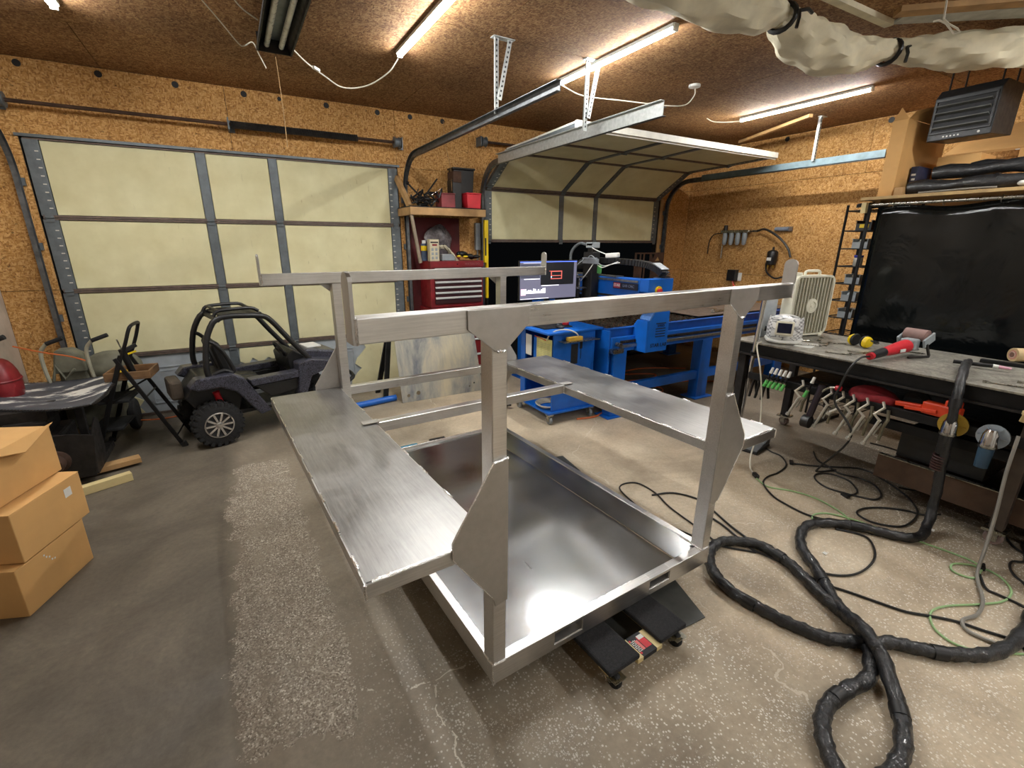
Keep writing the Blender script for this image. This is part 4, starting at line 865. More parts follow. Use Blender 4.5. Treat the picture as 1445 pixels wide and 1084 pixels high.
part('lower_rail', MB().box(3.18, Y1 - .08, .22, 5.7, Y1 - .02, .31), BLUE, pt)
part('linear_rail', MB().box(X0 + .1, Y0 - .03, .70, X1, Y0 - .001, .725), GALV, pt, bevel=.002); m = MB()
for k in range(120): m.box(X0 + .12 + k * .0253, Y0 - .022, .742, X0 + .132 + k * .0253, Y0 - .001, .757)
part('gear_rack', m, DKM, pt, kind='stuff'); part('rack_bar', MB().box(X0 + .1, Y0 - .012, .738, X1, Y0 - .0005, .765), DKM, pt)
part('water_tray', MB().box(X0 + .02, Y0 + .06, .80, X1 - .02, Y1 - .06, .83), DKM, pt); 
part('tray_wall', MB().box(X0, Y0 + .04, .80, X1, Y0 + .06, .875), BLUED, pt); part('tray_wall', MB().box(X0, Y1 - .06, .80, X1, Y1 - .04, .875), BLUED, pt); part('tray_wall', MB().box(X0, Y0 + .06, .80, X0 + .02, Y1 - .06, .875), BLUED, pt); part('tray_wall', MB().box(X1 - .02, Y0 + .06, .80, X1, Y1 - .06, .875), BLUED, pt)
part('tray_lip', MB().box(X0, Y0 + .02, .875, X1, Y0 + .075, .882), BLUED, pt)
for k in range(42):
    x = X0 + .06 + k * .03; part('support_slat', MB().prism([(Y0 + .09, .832)] + [(Y0 + .09 + j * .04, .885 - (.012 if j % 2 else 0)) for j in range(40)] + [(Y1 - .09, .832)], 0, x, x + .004), STEEL if k % 3 else RUST, pt)
part('corner_block', MB().box(X0 - .03, Y0 - .06, .66, X0 + .10, Y0, .70).cyl((X0 + .05, Y0 - .07, .74), (X0 + .05, Y0 - .01, .74), .02, n=12), STEEL, pt)
# gantry end housing
ge = [(3.29, .655), (3.555, .655), (3.555, 1.335), (3.24, 1.335), (3.24, 1.22), (3.40, 1.12), (3.29, .955)]
part('gantry_end_housing', MB().prism(ge, 1, 3.05, 3.16).box(3.40, 3.16, .66, 3.555, 3.185, .9), BLUE, pt, bevel=.003)
gh = bpy.data.objects['gantry_end_housing']
part('housing_side_plate', MB().prism([(3.05, .655), (3.36, .655), (3.36, .72), (3.18, .955), (3.05, .955)], 0, 3.27, 3.289), BLUE, pt, bevel=.002)
part('sloped_cover', MB().prism([(3.285, .962), (3.30, .955), (3.412, 1.122), (3.40, 1.13)], 1, 3.045, 3.17), flat('pale_blue_cover', '5b86c6', .3), pt)
for z in (.80, .825, .85, .875, .925): part('louver_slot', MB().box(3.385, 3.0475, z - .005, 3.515, 3.0495, z + .004), INK, gh)
text('louver_lettering', 'SERIES', .034, INK, gh, (3.45, 3.0485, .902), (pi / 2, 0, 0)); text('name_lettering', 'STAR LAB', .05, INK, gh, (3.44, 3.0485, .715), (pi / 2, 0, 0))
es = part('emergency_stop_base', MB().cyl((3.36, 3.049, 1.235), (3.36, 3.03, 1.235), .037, n=20), YEL, pt, smooth=True); part('stop_button', MB().cyl((3.352, 3.03, 1.228), (3.352, 3.005, 1.228), .024, n=16), REDB, es, smooth=True)
# beam
part('gantry_beam', MB().box(3.24, 3.162, 1.12, 3.40, 4.88, 1.325), BLUE, pt, bevel=.004); part('beam_rail', MB().box(3.232, 3.18, 1.295, 3.24, 4.8, 1.315).box(3.255, 3.5, 1.325, 3.285, 4.8, 1.34), GALV, pt); part('beam_rail', MB().box(3.232, 3.18, 1.14, 3.24, 4.8, 1.16), DKM, pt)
part('gantry_foot', MB().box(3.24, 4.84, .80, 3.50, 4.97, 1.335), BLUE, pt, bevel=.004)
sg = part('sign_plate', MB().box(3.226, 3.17, 1.225, 3.2315, 3.50, 1.285), flat('dark_sign', '191c2c', .4), pt); part('sign_patch', MB().box(3.2245, 3.40, 1.232, 3.226, 3.49, 1.28), flat('sign_red', 'a33a50', .4), sg)
text('sign_lettering', 'STAR', .038, WHITE, sg, (3.2240, 3.445, 1.257), (pi / 2, 0, -pi / 2)); text('sign_lettering', 'LAB CNC', .036, flat('sign_grey', '6f7890', .4), sg, (3.2255, 3.29, 1.257), (pi / 2, 0, -pi / 2))
# cable chain arch
ch = [(3.30, 4.15, 1.40), (3.30, 4.05, 1.455), (3.32, 3.9, 1.475), (3.36, 3.6, 1.475), (3.42, 3.35, 1.462), (3.46, 3.2, 1.43), (3.47, 3.10, 1.38), (3.47, 3.09, 1.336)]
P = spl(ch, 7)
for i in range(0, len(P) - 1):
    part('chain_link', MB().beam(P[i], P[i] + (P[i + 1] - P[i]) * .86, .10, .055, (1, 0, 0) if abs((P[i + 1] - P[i]).normalized().z) > .8 else (0, 0, 1)), BLK, pt, bevel=.003)
part('chain_cover', MB().beam((3.46, 3.19, 1.470), (3.475, 3.085, 1.415), .11, .006), GREYP, pt)
part('chain_tray', MB().box(3.31, 3.52, 1.3255, 3.38, 4.8, 1.335).box(3.41, 3.1, 1.3355, 3.53, 3.16, 1.345), STEEL, pt)
# torch carriage
ca = part('torch_carriage', MB().box(3.13, 3.72, 1.02, 3.228, 3.86, 1.56), BLK, pt, bevel=.006)
part('carriage_motor', MB().box(3.14, 3.74, 1.56, 3.21, 3.81, 1.60).box(3.13, 3.73, 1.62, 3.22, 3.82, 1.645), BLK, ca, bevel=.003); part('motor_cap', MB().box(3.13, 3.72, 1.60, 3.22, 3.83, 1.655), GREYP, ca, bevel=.006)
part('torch_bracket', MB().box(3.03, 3.78, 1.20, 3.13, 3.96, 1.215).box(3.03, 3.78, 1.31, 3.13, 3.96, 1.325).box(3.03, 3.95, 1.20, 3.04, 3.96, 1.325).box(3.03, 3.78, 1.20, 3.04, 3.79, 1.325), STEEL, ca, bevel=.002)
part('torch_body', MB().cyl((3.08, 3.87, .99), (3.08, 3.87, 1.33), .025, n=14).cyl((3.08, 3.87, .93), (3.08, 3.87, .99), .012, .022, n=14), BLK, ca, smooth=True)
part('control_board', MB().box(3.12, 3.62, 1.45, 3.13, 3.86, 1.50).box(3.10, 3.70, 1.50, 3.18, 3.84, 1.508), GREYP, ca); part('circuit_board', MB().box(3.15, 3.60, 1.36, 3.155, 3.66, 1.44), GRNP, ca)
part('cable_gland', MB().beam((3.16, 3.55, 1.53), (3.2, 3.42, 1.54), .05, .045), WHITE, ca, bevel=.01)
part('torch_lead', MB().tube(spl([(3.08, 3.87, 1.32), (3.07, 3.97, 1.40), (3.08, 4.0, 1.55), (3.12, 3.93, 1.64), (3.16, 3.84, 1.63)], 5), .014, 8), flat('grey_lead', '55595c', .5), ca, smooth=True)
for i, q in enumerate(([(3.15, 3.80, 1.62), (3.12, 3.65, 1.58), (3.15, 3.52, 1.54)], [(3.14, 3.85, 1.46), (3.10, 3.7, 1.53), (3.14, 3.62, 1.45), (3.15, 3.52, 1.44), (3.2, 3.42, 1.48)], [(3.15, 3.66, 1.44), (3.13, 3.56, 1.42), (3.16, 3.48, 1.45), (3.2, 3.4, 1.47)], [(3.12, 3.82, 1.50), (3.06, 3.9, 1.40), (3.10, 3.94, 1.24)], [(3.13, 3.70, 1.45), (3.08, 3.74, 1.35), (3.08, 3.82, 1.28)])):
    part('wire', MB().tube(spl(q, 5), .005, 5), WHITE if i % 2 == 0 else GREYP, ca, smooth=True)
# sheets lying on the slats, metal offcuts
sp = part('steel_plate', MB().box(4.32, 3.32, .887, 5.0, 4.6, .893), flat('brown_plate', '6f6258', .5, .3), bevel=.001); tag(sp, 'brownish steel plate lying on the cutting table, nearer the gantry', 'plate')
sp = part('steel_plate', MB().box(5.01, 3.30, .887, 6.08, 4.6, .893), flat('brown_plate2', '7d6d60', .5, .3), bevel=.001); tag(sp, 'brownish steel plate at the far right end of the cutting table', 'plate')
oc = part('metal_offcut', MB().box(0, 0, 0, .26, .05, .012), STEEL, bevel=.002); oc.location = (4.70, 3.40, .894); oc.rotation_euler = (0, 0, .2); tag(oc, 'small shiny offcut lying on the brownish plate', 'metal offcut')
oc = part('metal_offcut', MB().box(0, 0, 0, .16, .04, .012), STEEL, bevel=.002); oc.location = (4.86, 3.52, .894); oc.rotation_euler = (0, 0, .5); tag(oc, 'shorter shiny offcut beside the small one on the plate', 'metal offcut')
sk = thing('cutout_skeleton', 'rusty sheet skeleton with letter shaped cutouts standing behind the gantry', 'scrap metal', (5.10, 5.12, 0))
part('cutout_plate', holed([(0, 0), (.60, 0), (.60, .62), (0, .62)], [[(.04, .50), (.04, .60), (.10, .60), (.10, .50)], [(.13, .50), (.13, .60), (.17, .60), (.17, .50)], [(.20, .50), (.20, .60), (.30, .60), (.30, .50)], [(.34, .60), (.40, .60), (.37, .52)], [(.42, .50), (.52, .50), (.47, .56)], [(.16, .05), (.16, .44), (.19, .44), (.19, .05)], [(.22, .05), (.22, .44), (.34, .44), (.34, .05)]], .005).xf(Matrix.Translation((0, 0, .90)) @ X90), RUST, sk)
part('stand', MB().box(.0, -.04, 0, .03, .04, .90).box(.57, -.04, 0, .60, .04, .90).box(0, -.04, .0, .6, .04, .02), BLKM, sk)

# blue computer cabinet
cb = thing('computer_cabinet', 'blue rolling computer cabinet with papers hung on its side', 'cabinet', (2.42, 3.34, 0))
CW, CD, CT = .48, .56, .885
part('side_panel', MB().box(CW - .02, 0, .12, CW, CD, CT - .02), BLUE, cb, bevel=.002); part('front_panel', MB().box(.0, 0, .12, CW - .02, .018, CT - .02), BLUE, cb, bevel=.003)
part('bottom_shelf', MB().box(-.05, -.03, .10, CW + .02, CD + .03, .12), BLUE, cb, bevel=.003); part('middle_shelf', MB().box(.0, .02, .46, CW - .02, CD, .475), BLUED, cb); part('rear_panel', MB().box(0, CD - .018, .12, CW - .02, CD, CT - .02), BLUE, cb)
part('side_door', MB().box(-.004, .018, .46, .012, .20, .80), BLUE, cb, bevel=.002); part('side_upright', MB().box(.0, .25, .46, .02, .33, CT - .10), BLUE, cb, bevel=.003); part('side_upright', MB().box(.0, CD - .08, .12, .02, CD - .018, CT - .02), BLUE, cb, bevel=.003)
part('cabinet_top', MB().prism([(-.10, -.06), (CW + .08, -.02), (CW + .08, CD + .02), (-.10, CD + .02)], 2, CT - .02, CT), BLUE, cb, bevel=.004)
part('keyboard_tray', MB().box(-.02, .12, CT + .001, .30, .44, CT + .012), BLK, cb, bevel=.003)
part('cutout_slot', MB().box(.20, -.003, .56, .28, -.0005, .75).box(.3, -.003, .70, .33, -.0005, .80).box(.312, -.003, .6, .318, -.0005, .70), INK, cb)
part('tool_ledge', MB().box(.05, -.10, .79, CW - .02, -.001, .797), STEEL, cb, bevel=.001)
for x in (-.02, CW - .02):
    for y in (.0, CD - .02):
        c = part('caster_fork', MB().box(x - .03, y - .03, .088, x + .03, y + .03, .0995).box(x - .022, y - .02, .03, x - .018, y + .02, .09).box(x + .018, y - .02, .03, x + .022, y + .02, .09), STEEL, cb)
        part('wheel', MB().lathe([(.008, -.014), (.035, -.014), (.04, -.006), (.04, .006), (.035, .014), (.008, .014)], (x, y, .04), 0, 18), GREYP, c, smooth=True)
yl = thing('legal_pad', 'yellow legal pad hanging on the blue cabinet beside an orange pencil', 'notepad', (2.40, 3.35, .55)); part('paper_block', MB().box(0, 0, 0, .010, .235, .255), flat('yellow_paper', 'd6d28a', .7), yl); part('pencil', MB().cyl((-.006, .08, .243), (-.006, .26, .258), .004, n=6), ORNG, yl)
m = MB()
for k in range(12): m.box(-.0006, .015, .02 + k * .017, 0, .22, .022 + k * .017)
part('ruled_line', m, GREYP, yl, kind='stuff')
wp = thing('paper_note', 'white paper note hanging on the blue cabinet left of the yellow pad', 'paper', (2.402, 3.68, .60)); part('paper_sheet', MB().box(0, 0, 0, .006, .10, .20), WHITE, wp)
sp_ = thing('yellow_sponge', 'yellow block on the metal ledge of the blue cabinet', 'block', (2.53, 3.26, .798)); part('block', MB().box(0, 0, 0, .16, .05, .035), flat('ochre', 'c79f38', .6), sp_, bevel=.004)
rb = thing('red_button', 'round red push button on the blue cabinet top', 'button', (2.68, 3.52, CT + .0005)); part('base', MB().cyl((0, 0, 0), (0, 0, .02), .035, n=18), BLK, rb, smooth=True); part('cap', MB().lathe([(.03, .02), (.033, .04), (.022, .052)], (0, 0, 0), 2, 18), REDB, rb, smooth=True)
ms = thing('computer_mouse', 'dark computer mouse on the cabinet top beside the red button', 'mouse', (2.57, 3.46, CT + .0005)); m = MB().sph((0, 0, .012), (.035, .055, .024), 14, 10); m.v = [(x, y, max(z, 0)) for x, y, z in m.v]; part('shell', m, BLK, ms, smooth=True); part('scroll_wheel', MB().cyl((-.004, .03, .032), (.004, .03, .032), .008, n=10), GREYP, ms)
cord('white_cable', 'white cable looping from the cabinet top down past the yellow block', [(2.66, 3.29, .80), (2.62, 3.26, .86), (2.54, 3.28, .90), (2.45, 3.32, .90), (2.39, 3.36, .86), (2.385, 3.40, .80)], .006, CORDW)
wc = thing('cable_coil', 'coiled white cables lying on the bottom shelf of the blue cabinet', 'cable', (2.50, 3.42, .121)); m = MB()
for k in range(6): m.tube([(0 + (.10 + .008 * k) * cos(t), .06 + (.10 + .01 * k) * sin(t) * .9, .008 + .006 * k) for t in [2 * pi * i / 24 for i in range(24)]], .005, 5, True)
part('coil', m, CORDW, wc, smooth=True, kind='stuff')
# monitor
mo = thing('computer_monitor', 'wide computer monitor showing a red frame drawing, behind the cart rail', 'monitor', (2.69, 3.88, CT))
part('stand_base', MB().box(-.10, -.07, .001, .10, .01, .012), BLK, mo, bevel=.004); part('stand_neck', MB().box(-.03, -.03, .012, .03, -.012, .30), BLK, mo, bevel=.003)
part('monitor_case', MB().box(-.345, -.05, .225, .345, -.03, .60), BLK, mo, bevel=.004)
def screen(nm, x0, x1, z0, z1, c, e, d=0, pr=None):
    mm = MT.get(nm) or emit(nm, c, e); return part('screen_area', MB().box(x0, -.0512 - d, z0, x1, -.0505, z1), mm, pr or mo)
scr = part('screen', MB().box(-.335, -.0512, .235, .335, -.0502, .59), emit('screen_grey', '4b4a58', .9), mo)
screen('scr_blue', -.335, .335, .583, .59, '3d55c8', 1.6, .0006, scr); screen('scr_bar', -.30, -.10, .572, .582, '7a7a86', 1., .0006, scr)
screen('scr_black', -.10, .30, .365, .582, '0e0f12', .5, .0006, scr); screen('scr_line', -.29, -.11, .424, .430, 'd7d7e0', 1., .0006, scr); screen('scr_line', -.09, .12, .358, .364, 'd7d7e0', 1., .0006, scr)
screen('scr_line', -.33, .0, .238, .242, 'd7d7e0', 1., .0006, scr); screen('scr_panel', -.33, -.11, .435, .57, '33343f', .7, .0006, scr)
for q in ((.02, .03, .42, .50), (.145, .155, .42, .50), (.02, .155, .49, .50), (.02, .155, .45, .457), (.02, .155, .42, .428), (.0, .02, .495, .50)): screen('scr_red', q[0], q[1], q[2], q[3], '9c4a42', 1., .0012, scr)
for q in ((.018, .034, .44, .443), (.024, .028, .434, .449)): screen('scr_cyan', *q, '5fc0e8', 1.4, .0018, scr)
x = -.32; rnd = random.Random(3)
for k in range(16):
    w = rnd.uniform(.008, .018); h = rnd.uniform(.02, .05); screen('scr_line', x, x + w, .29, .29 + h, 'd7d7e0', 1., .0006, scr); x += w + .004
screen('scr_pink', -.325, -.27, .275, .335, 'c7a0b4', .9, .001, scr)
cd = cord('extension_cord', 'red orange cord curling on the floor beneath the cutting table', [(2.7, 3.30, .01), (2.95, 3.28, .01), (3.4, 3.5, .012), (3.8, 3.4, .012), (4.2, 3.6, .012), (4.0, 3.9, .012), (3.5, 3.8, .012), (3.9, 3.65, .024), (4.5, 3.75, .012), (5.0, 3.5, .012)], .009, CORDO)
cord('extension_cord', 'second orange cord coil further under the cutting table', [(3.6, 4.1, .01), (4.1, 4.3, .012), (4.6, 4.1, .012), (4.3, 3.95, .02), (3.8, 4.2, .012), (4.6, 4.4, .012), (5.2, 4.1, .012)], .009, CORDO)
cord('black_cable_bundle', 'black cables bunched on the floor left of the blue cabinet', [(2.35, 4.3, .02), (2.2, 4.2, .02), (2.1, 4.0, .02), (2.2, 3.9, .02), (2.3, 4.0, .04), (2.2, 4.15, .05), (2.12, 4.02, .04), (2.3, 3.88, .05)], .016, CORD)
# ================================================================== WELDING BENCH, RIGHT
BZ, BX0, BX1, BY0, BY1 = .90, 3.50, 4.42, -.60, 2.33
wb_ = thing('welding_bench', 'long scorched steel topped welding bench along the right side', 'workbench', (0, 0, 0))
part('bench_top', MB().box(BX0, BY0, BZ - .012, BX1, BY1, BZ), STLTOP, wb_, bevel=.002)
part('front_apron', MB().box(BX0 + .02, BY0, BZ - .095, BX0 + .035, BY1 - .02, BZ - .0125), BLKM, wb_, bevel=.002); part('apron_lip', MB().box(BX0 + .0, BY0, BZ - .11, BX0 + .035, BY1 - .02, BZ - .0955), DKM, wb_, bevel=.002)
part('end_apron', MB().box(BX0 + .036, BY1 - .035, BZ - .095, BX1 - .02, BY1 - .02, BZ - .0125), BLKM, wb_); part('back_apron', MB().box(BX1 - .035, BY0, BZ - .095, BX1 - .02, BY1 - .036, BZ - .0125), BLKM, wb_)
for x in (BX0 + .04, BX1 - .10):
    for y in (BY1 - .11, .56, -.5):
        part('leg', MB().box(x, y, .10, x + .06, y + .06, BZ - .0125), DKM if y > 1 else flat('brown_leg', '4a3f36', .6, .3), wb_, bevel=.004)
        c = part('caster_fork', MB().box(x - .02, y - .02, .085, x + .08, y + .08, .10).box(x - .005, y + .01, .03, x, y + .05, .09).box(x + .06, y + .01, .03, x + .065, y + .05, .09), STEEL, wb_)
        part('wheel', MB().lathe([(.01, -.022), (.036, -.022), (.042, -.012), (.042, .012), (.036, .022), (.01, .022)], (x + .03, y + .03, .0425), 0, 18), flat('grey_pink_wheel', '8a7772', .5), c, smooth=True)
        part('bolt', MB().cyl((x - .03, y + .03, .105), (x + .09, y + .03, .105), .007, n=8), STEEL, c)
part('lower_shelf', MB().box(BX0 + .03, BY0, .600, BX1 - .1, 1.98, .612), DKM, wb_); part('hanging_rail', MB().box(BX0 + .0, BY0, .605, BX0 + .029, 2.15, .66), BLKM, wb_, bevel=.003)
part('shelf_back_rail', MB().box(BX1 - .099, BY0, .60, BX1 - .07, 2.2, .66), BLKM, wb_); part('under_beam', MB().box(BX0 + .05, BY0, .50, BX0 + .09, 1.3, .56), BLKM, wb_)
part('bottom_shelf', MB().box(BX0 + .12, BY0, .20, BX1 - .05, 1.22, .215), flat('brown_shelf_board', '4b3626', .7), wb_); part('bottom_front_board', MB().box(BX0 + .10, BY0, .14, BX0 + .12, 1.22, .30), MT['brown_shelf_board'], wb_); part('shelf_angle', MB().box(BX0 + .09, BY0, .30, BX0 + .125, 1.22, .305), STEEL, wb_)
part('dark_crate', MB().box(BX0 + .16, .72, .3055, BX0 + .7, 1.15, .49).box(BX0 + .16, .05, .3055, BX0 + .7, .5, .48), BLK, wb_, bevel=.005, kind='stuff')
# box fan
fn = thing('box_fan', 'cream box fan with vertical slats standing on the bench', 'fan', (3.90, 2.127, BZ + .012), rad(-11.5))
Wf, Hf, T = .43, .49, .10
def rrect(w, h, r, n=5, ox=0, oz=0):
    out = []
    for cx, cz, a0 in ((w - r, r, -pi / 2), (w - r, h - r, 0), (r, h - r, pi / 2), (r, r, pi)):
        out += [(ox + cx + r * cos(a0 + pi / 2 * i / n), oz + cz + r * sin(a0 + pi / 2 * i / n)) for i in range(n + 1)]
    return out
a, b = rrect(Wf, Hf, .06), rrect(Wf - .03, Hf - .03, .05, 5, .015, .015); n = len(a)
m = MB(); vs = [(x, 0, z) for x, z in a] + [(x, 0, z) for x, z in b] + [(x, T, z) for x, z in a] + [(x, T, z) for x, z in b]
m.add(vs, [(i, (i + 1) % n, n + (i + 1) % n, n + i) for i in range(n)] + [(2 * n + i, 3 * n + i, 3 * n + (i + 1) % n, 2 * n + (i + 1) % n) for i in range(n)] + [(i, 2 * n + i, 2 * n + (i + 1) % n, (i + 1) % n) for i in range(n)] + [(n + i, n + (i + 1) % n, 3 * n + (i + 1) % n, 3 * n + i) for i in range(n)])
# fan front faces the camera side: local +y side is towards -x
part('fan_housing', m, CREAMP, fn)
YF_ = .006
gr = part('front_grille', MB().box(.02, YF_ - .003, .02, .03, YF_, Hf - .02), CREAMP, fn); 
for k in range(12):
    x = .03 + k * .0336; part('grille_slat', MB().box(x - .003, YF_ - .009, .018, x + .003, YF_ + .001, Hf - .018), CREAMP, gr)
m = MB()
for k in range(30): m.box(.018, YF_ + .002, .03 + k * .0148, Wf - .018, YF_ + .005, .0325 + k * .0148)
for k in range(56): m.box(.02 + k * .0071, YF_ + .001, .018, .0212 + k * .0071, YF_ + .003, Hf - .018)
part('grille_wires', m, flat('dusty_cream', 'b9b39a', .6), gr, kind='stuff')
part('center_badge', MB().lathe([(.06, YF_ + .002), (.06, YF_ - .010), (.038, YF_ - .014), (.034, YF_ - .007), (.014, YF_ - .007), (.011, YF_ - .012)], (Wf / 2, 0, Hf / 2), 1, 24), CREAMP, fn, smooth=True)
for k in range(5):
    a_ = 2 * pi * k / 5; part('fan_blade', MB().add([(Wf / 2 + .03 * cos(a_), .04, Hf / 2 + .03 * sin(a_)), (Wf / 2 + .19 * cos(a_ - .3), .03, Hf / 2 + .19 * sin(a_ - .3)), (Wf / 2 + .20 * cos(a_ + .35), .06, Hf / 2 + .20 * sin(a_ + .35)), (Wf / 2 + .035 * cos(a_ + .8), .05, Hf / 2 + .035 * sin(a_ + .8))], [(0, 1, 2, 3)]), flat('grey_blade', '7b786c', .6), fn, solid=.003)
part('back_guard', MB().box(.015, T - .008, .015, Wf - .015, T - .004, Hf - .015), flat('dim_guard', '6d695c', .7), fn)
part('handle', MB().tube(spl([(.14, .05, Hf - .004), (.15, .05, Hf + .03), (.22, .05, Hf + .034), (.29, .05, Hf + .03), (.30, .05, Hf - .004)], 4), .011, 8), CREAMP, fn, smooth=True)
part('control_knob', MB().cyl((.06, .05, Hf - .002), (.06, .05, Hf + .022), .035, n=18), CREAMP, fn, smooth=True)
for x in (.05, Wf - .09): part('foot', MB().box(x, -.01, -.0115, x + .04, T + .01, .004), CREAMP, fn, bevel=.003)
gp = thing('upright_grey_board', 'narrow pale grey panel with blue corner clips standing left of the box fan', 'panel', (3.80, 2.24, BZ + .001), rad(150))
part('panel_board', MB().box(-.05, -.008, 0, .05, .008, .37), flat('pale_grey_board', 'a9b0b4', .5), gp, bevel=.003)
for x in (-.085, .055): part('blue_clip', MB().box(x, -.02, .35, x + .03, .02, .40), BLUE, gp, bevel=.004)
# helmet
hm = thing('welding_helmet', 'white and black patterned welding helmet with dark lens on the bench end', 'helmet', (3.74, 2.06, BZ + .001), rad(208))
# local: +x faces camera-left front
m = MB().grid(lambda u, v: ((.125 + .03 * sin(pi * v)) * cos((u - .5) * 3.6), (.115 + .012 * sin(pi * v)) * sin((u - .5) * 3.6), .20 * v - .028 * (1 - v) * abs(u - .5)), 26, 12)
m.v = [(x, y, max(z, 0)) for x, y, z in m.v]
def helm_mat():
    N = NT('helmet_graphic'); co = N.coord((1, 1, 2)); v = N.noise(co, 8, 1, .3, 1.2)
    ck = N.n('ShaderNodeTexChecker'); ck.inputs['Scale'].default_value = 34; N.l(co, ck.inputs['Vector'])
    s_ = N.n('ShaderNodeSeparateXYZ'); N.l(co, s_.inputs[0])
    base = N.ramp(v, [(.42, hexc('e4e3df')), (.5, hexc('a8a8a8')), (.53, hexc('1d1d1f')), (.56, hexc('dddcd8'))])
    side = N.ramp(N.math('ABSOLUTE', s_.outputs[1]), [(.085, g(0)), (.09, g(1))])
    N.l(N.mix(N.math('MULTIPLY', side, .8), base, ck.outputs['Color']), N.b.inputs['Base Color']); N.b.inputs['Roughness'].default_value = .3; return N.m
part('helmet_shell', m, helm_mat(), hm, smooth=True, solid=.004)
part('helmet_crown', MB().sph((-.0, 0, .16), (.13, .118, .055), 20, 8), MT['helmet_graphic'], hm, smooth=True)
part('chin_bar', MB().tube(spl([(.02, -.12, .03), (.12, -.09, .02), (.158, 0, .02), (.12, .09, .02), (.02, .12, .03)], 5), .014, 8), WHITE, hm, smooth=True)
lf = part('lens_frame', MB().box(-.008, -.062, -.055, .008, .062, .055), flat('cream_frame', 'd9d3bd', .4), hm, bevel=.008); lf.location = (.152, 0, .125); lf.rotation_euler = (0, rad(-16), 0)
ln = part('lens', MB().box(.008, -.048, -.038, .0105, .048, .038), flat('dark_blue_lens', '1f2233', .08), lf, bevel=.002)
part('headgear_knob', MB().cyl((.0, -.14, .09), (.0, -.115, .09), .02, n=14), BLK, hm, smooth=True)
# ear muffs
em = thing('ear_muffs', 'yellow ear muffs with black band lying on the bench', 'ear muffs', (4.05, 1.66, BZ + .001), rad(-20))
for y, s_ in ((-.05, -1), (.05, 1)): part('ear_cup', MB().lathe([(.012, s_ * .032), (.034, s_ * .028), (.043, s_ * .01), (.043, 0)], (0, y, .044), 1, 20), YEL, em, smooth=True); part('ear_cushion', MB().lathe([(.04, 0), (.046, -s_ * .008), (.04, -s_ * .02), (.02, -s_ * .02)], (0, y, .047), 1, 20), BLK, em, smooth=True)
part('head_band', MB().tube(spl([(0, -.075, .06), (.06, -.08, .05), (.12, -.04, .03), (.13, .0, .025), (.12, .04, .03), (.06, .08, .05), (0, .075, .06)], 4), .008, 6), BLK, em, smooth=True)
# red burnisher
br = thing('drum_sander', 'red and silver drum sander lying on the bench, cord over the edge', 'power tool', (3.93, 1.36, BZ + .001), rad(-6))
part('motor_body', MB().tube([(-.20, 0, .05), (-.12, 0, .055), (-.02, 0, .065), (.05, 0, .07)], .04, 14, rfun=lambda i: [.028, .036, .042, .046][i]), REDB, br, smooth=True)
part('handle_sleeve', MB().cyl((-.32, 0, .035), (-.20, 0, .05), .026, .03, n=14), BLK, br, smooth=True); part('strain_relief', MB().cyl((-.345, 0, .032), (-.32, 0, .035), .024, n=14), REDB, br, smooth=True)
part('gear_head', MB().box(.05, -.045, .04, .13, .045, .12), GREYP, br, bevel=.012)
part('drum', MB().cyl((.16, -.06, .14), (.16, .07, .14), .042, n=20), flat('worn_drum', '8d6f68', .6), br, smooth=True); part('drum_arm', MB().beam((.10, -.075, .09), (.21, -.075, .14), .014, .06).beam((.10, .08, .09), (.21, .08, .14), .014, .06), GREYP, br, bevel=.004)
part('guard_bar', MB().beam((.13, -.08, .09), (.15, -.10, .01), .012, .02, (1, 0, 0)).beam((.15, -.10, .008), (-.02, -.06, .008), .015, .014), DKM, br, bevel=.003); part('brand_band', MB().box(-.09, -.0445, .045, -.03, -.0405, .065), WHITE, br)
cord('power_cord', 'black cord of the drum sander drooping over the bench edge', [(3.59, 1.398, .932), (3.50, 1.41, .93), (3.43, 1.43, .86), (3.41, 1.45, .74), (3.41, 1.46, .62), (3.43, 1.33, .42), (3.5, 1.5, .10), (3.6, 1.55, .012), (3.75, 1.5, .01)], .007, CORD)
# tin can roll + torch bits
rl_ = thing('cardboard_roll', 'tan roll with pinkish hollow end lying on the bench near the curtain', 'roll', (4.42, .93, BZ + .047), 0)
part('roll_body', MB().lathe([(.022, -.002), (.045, -.002), (.045, .0)], (0, 0, 0), 0, 24).cyl((-.0, 0, 0), (.0001, 0, 0), .01), PLY, rl_) if False else None
part('roll_body', MB().lathe([(.045, 0), (.045, .25)], (0, 0, 0), 1, 24).xf(Matrix.Rotation(rad(180), 4, 'Z')), flat('tan_card', 'cbb184', .7), rl_, smooth=True)
def xring(r, x0, m, nm): part(nm, MB().cyl((0, .0006 + x0, 0), (0, .003 + x0, 0), r, n=22), m, rl_)
xring(.030, 0, flat('pink_rim', 'c98f80', .6), 'pink_ring'); xring(.021, .002, flat('pale_rim', 'd8bfae', .6), 'pale_ring'); xring(.017, .004, flat('brown_core', '7d5a4c', .6), 'core')
rl_.rotation_euler = (0, 0, rad(50)); 
tg2 = thing('tig_torch', 'black torch with white and pink cup lying on the bench top', 'torch', (4.0, .93, BZ + .012), rad(-75))
part('torch_handle', MB().tube(spl([(-.16, 0, .012), (-.05, .0, .012), (.02, 0, .014)], 4), .012, 10), BLK, tg2, smooth=True); part('ceramic_cup', MB().cyl((.02, 0, .013), (.045, 0, .013), .014, .011, n=14), WHITE, tg2, smooth=True); part('pink_cup', MB().cyl((.046, 0, .013), (.10, 0, .010), .010, .007, n=14), flat('pink_ceramic', 'd79fb0', .5), tg2, smooth=True)
st = thing('steel_bar', 'dark flat bar lying on the bench behind the torch', 'bar', (4.25, .87, BZ + .001), rad(-80)); part('bar_body', MB().box(-.16, -.02, 0, .20, .02, .022), BLKM, st, bevel=.004)
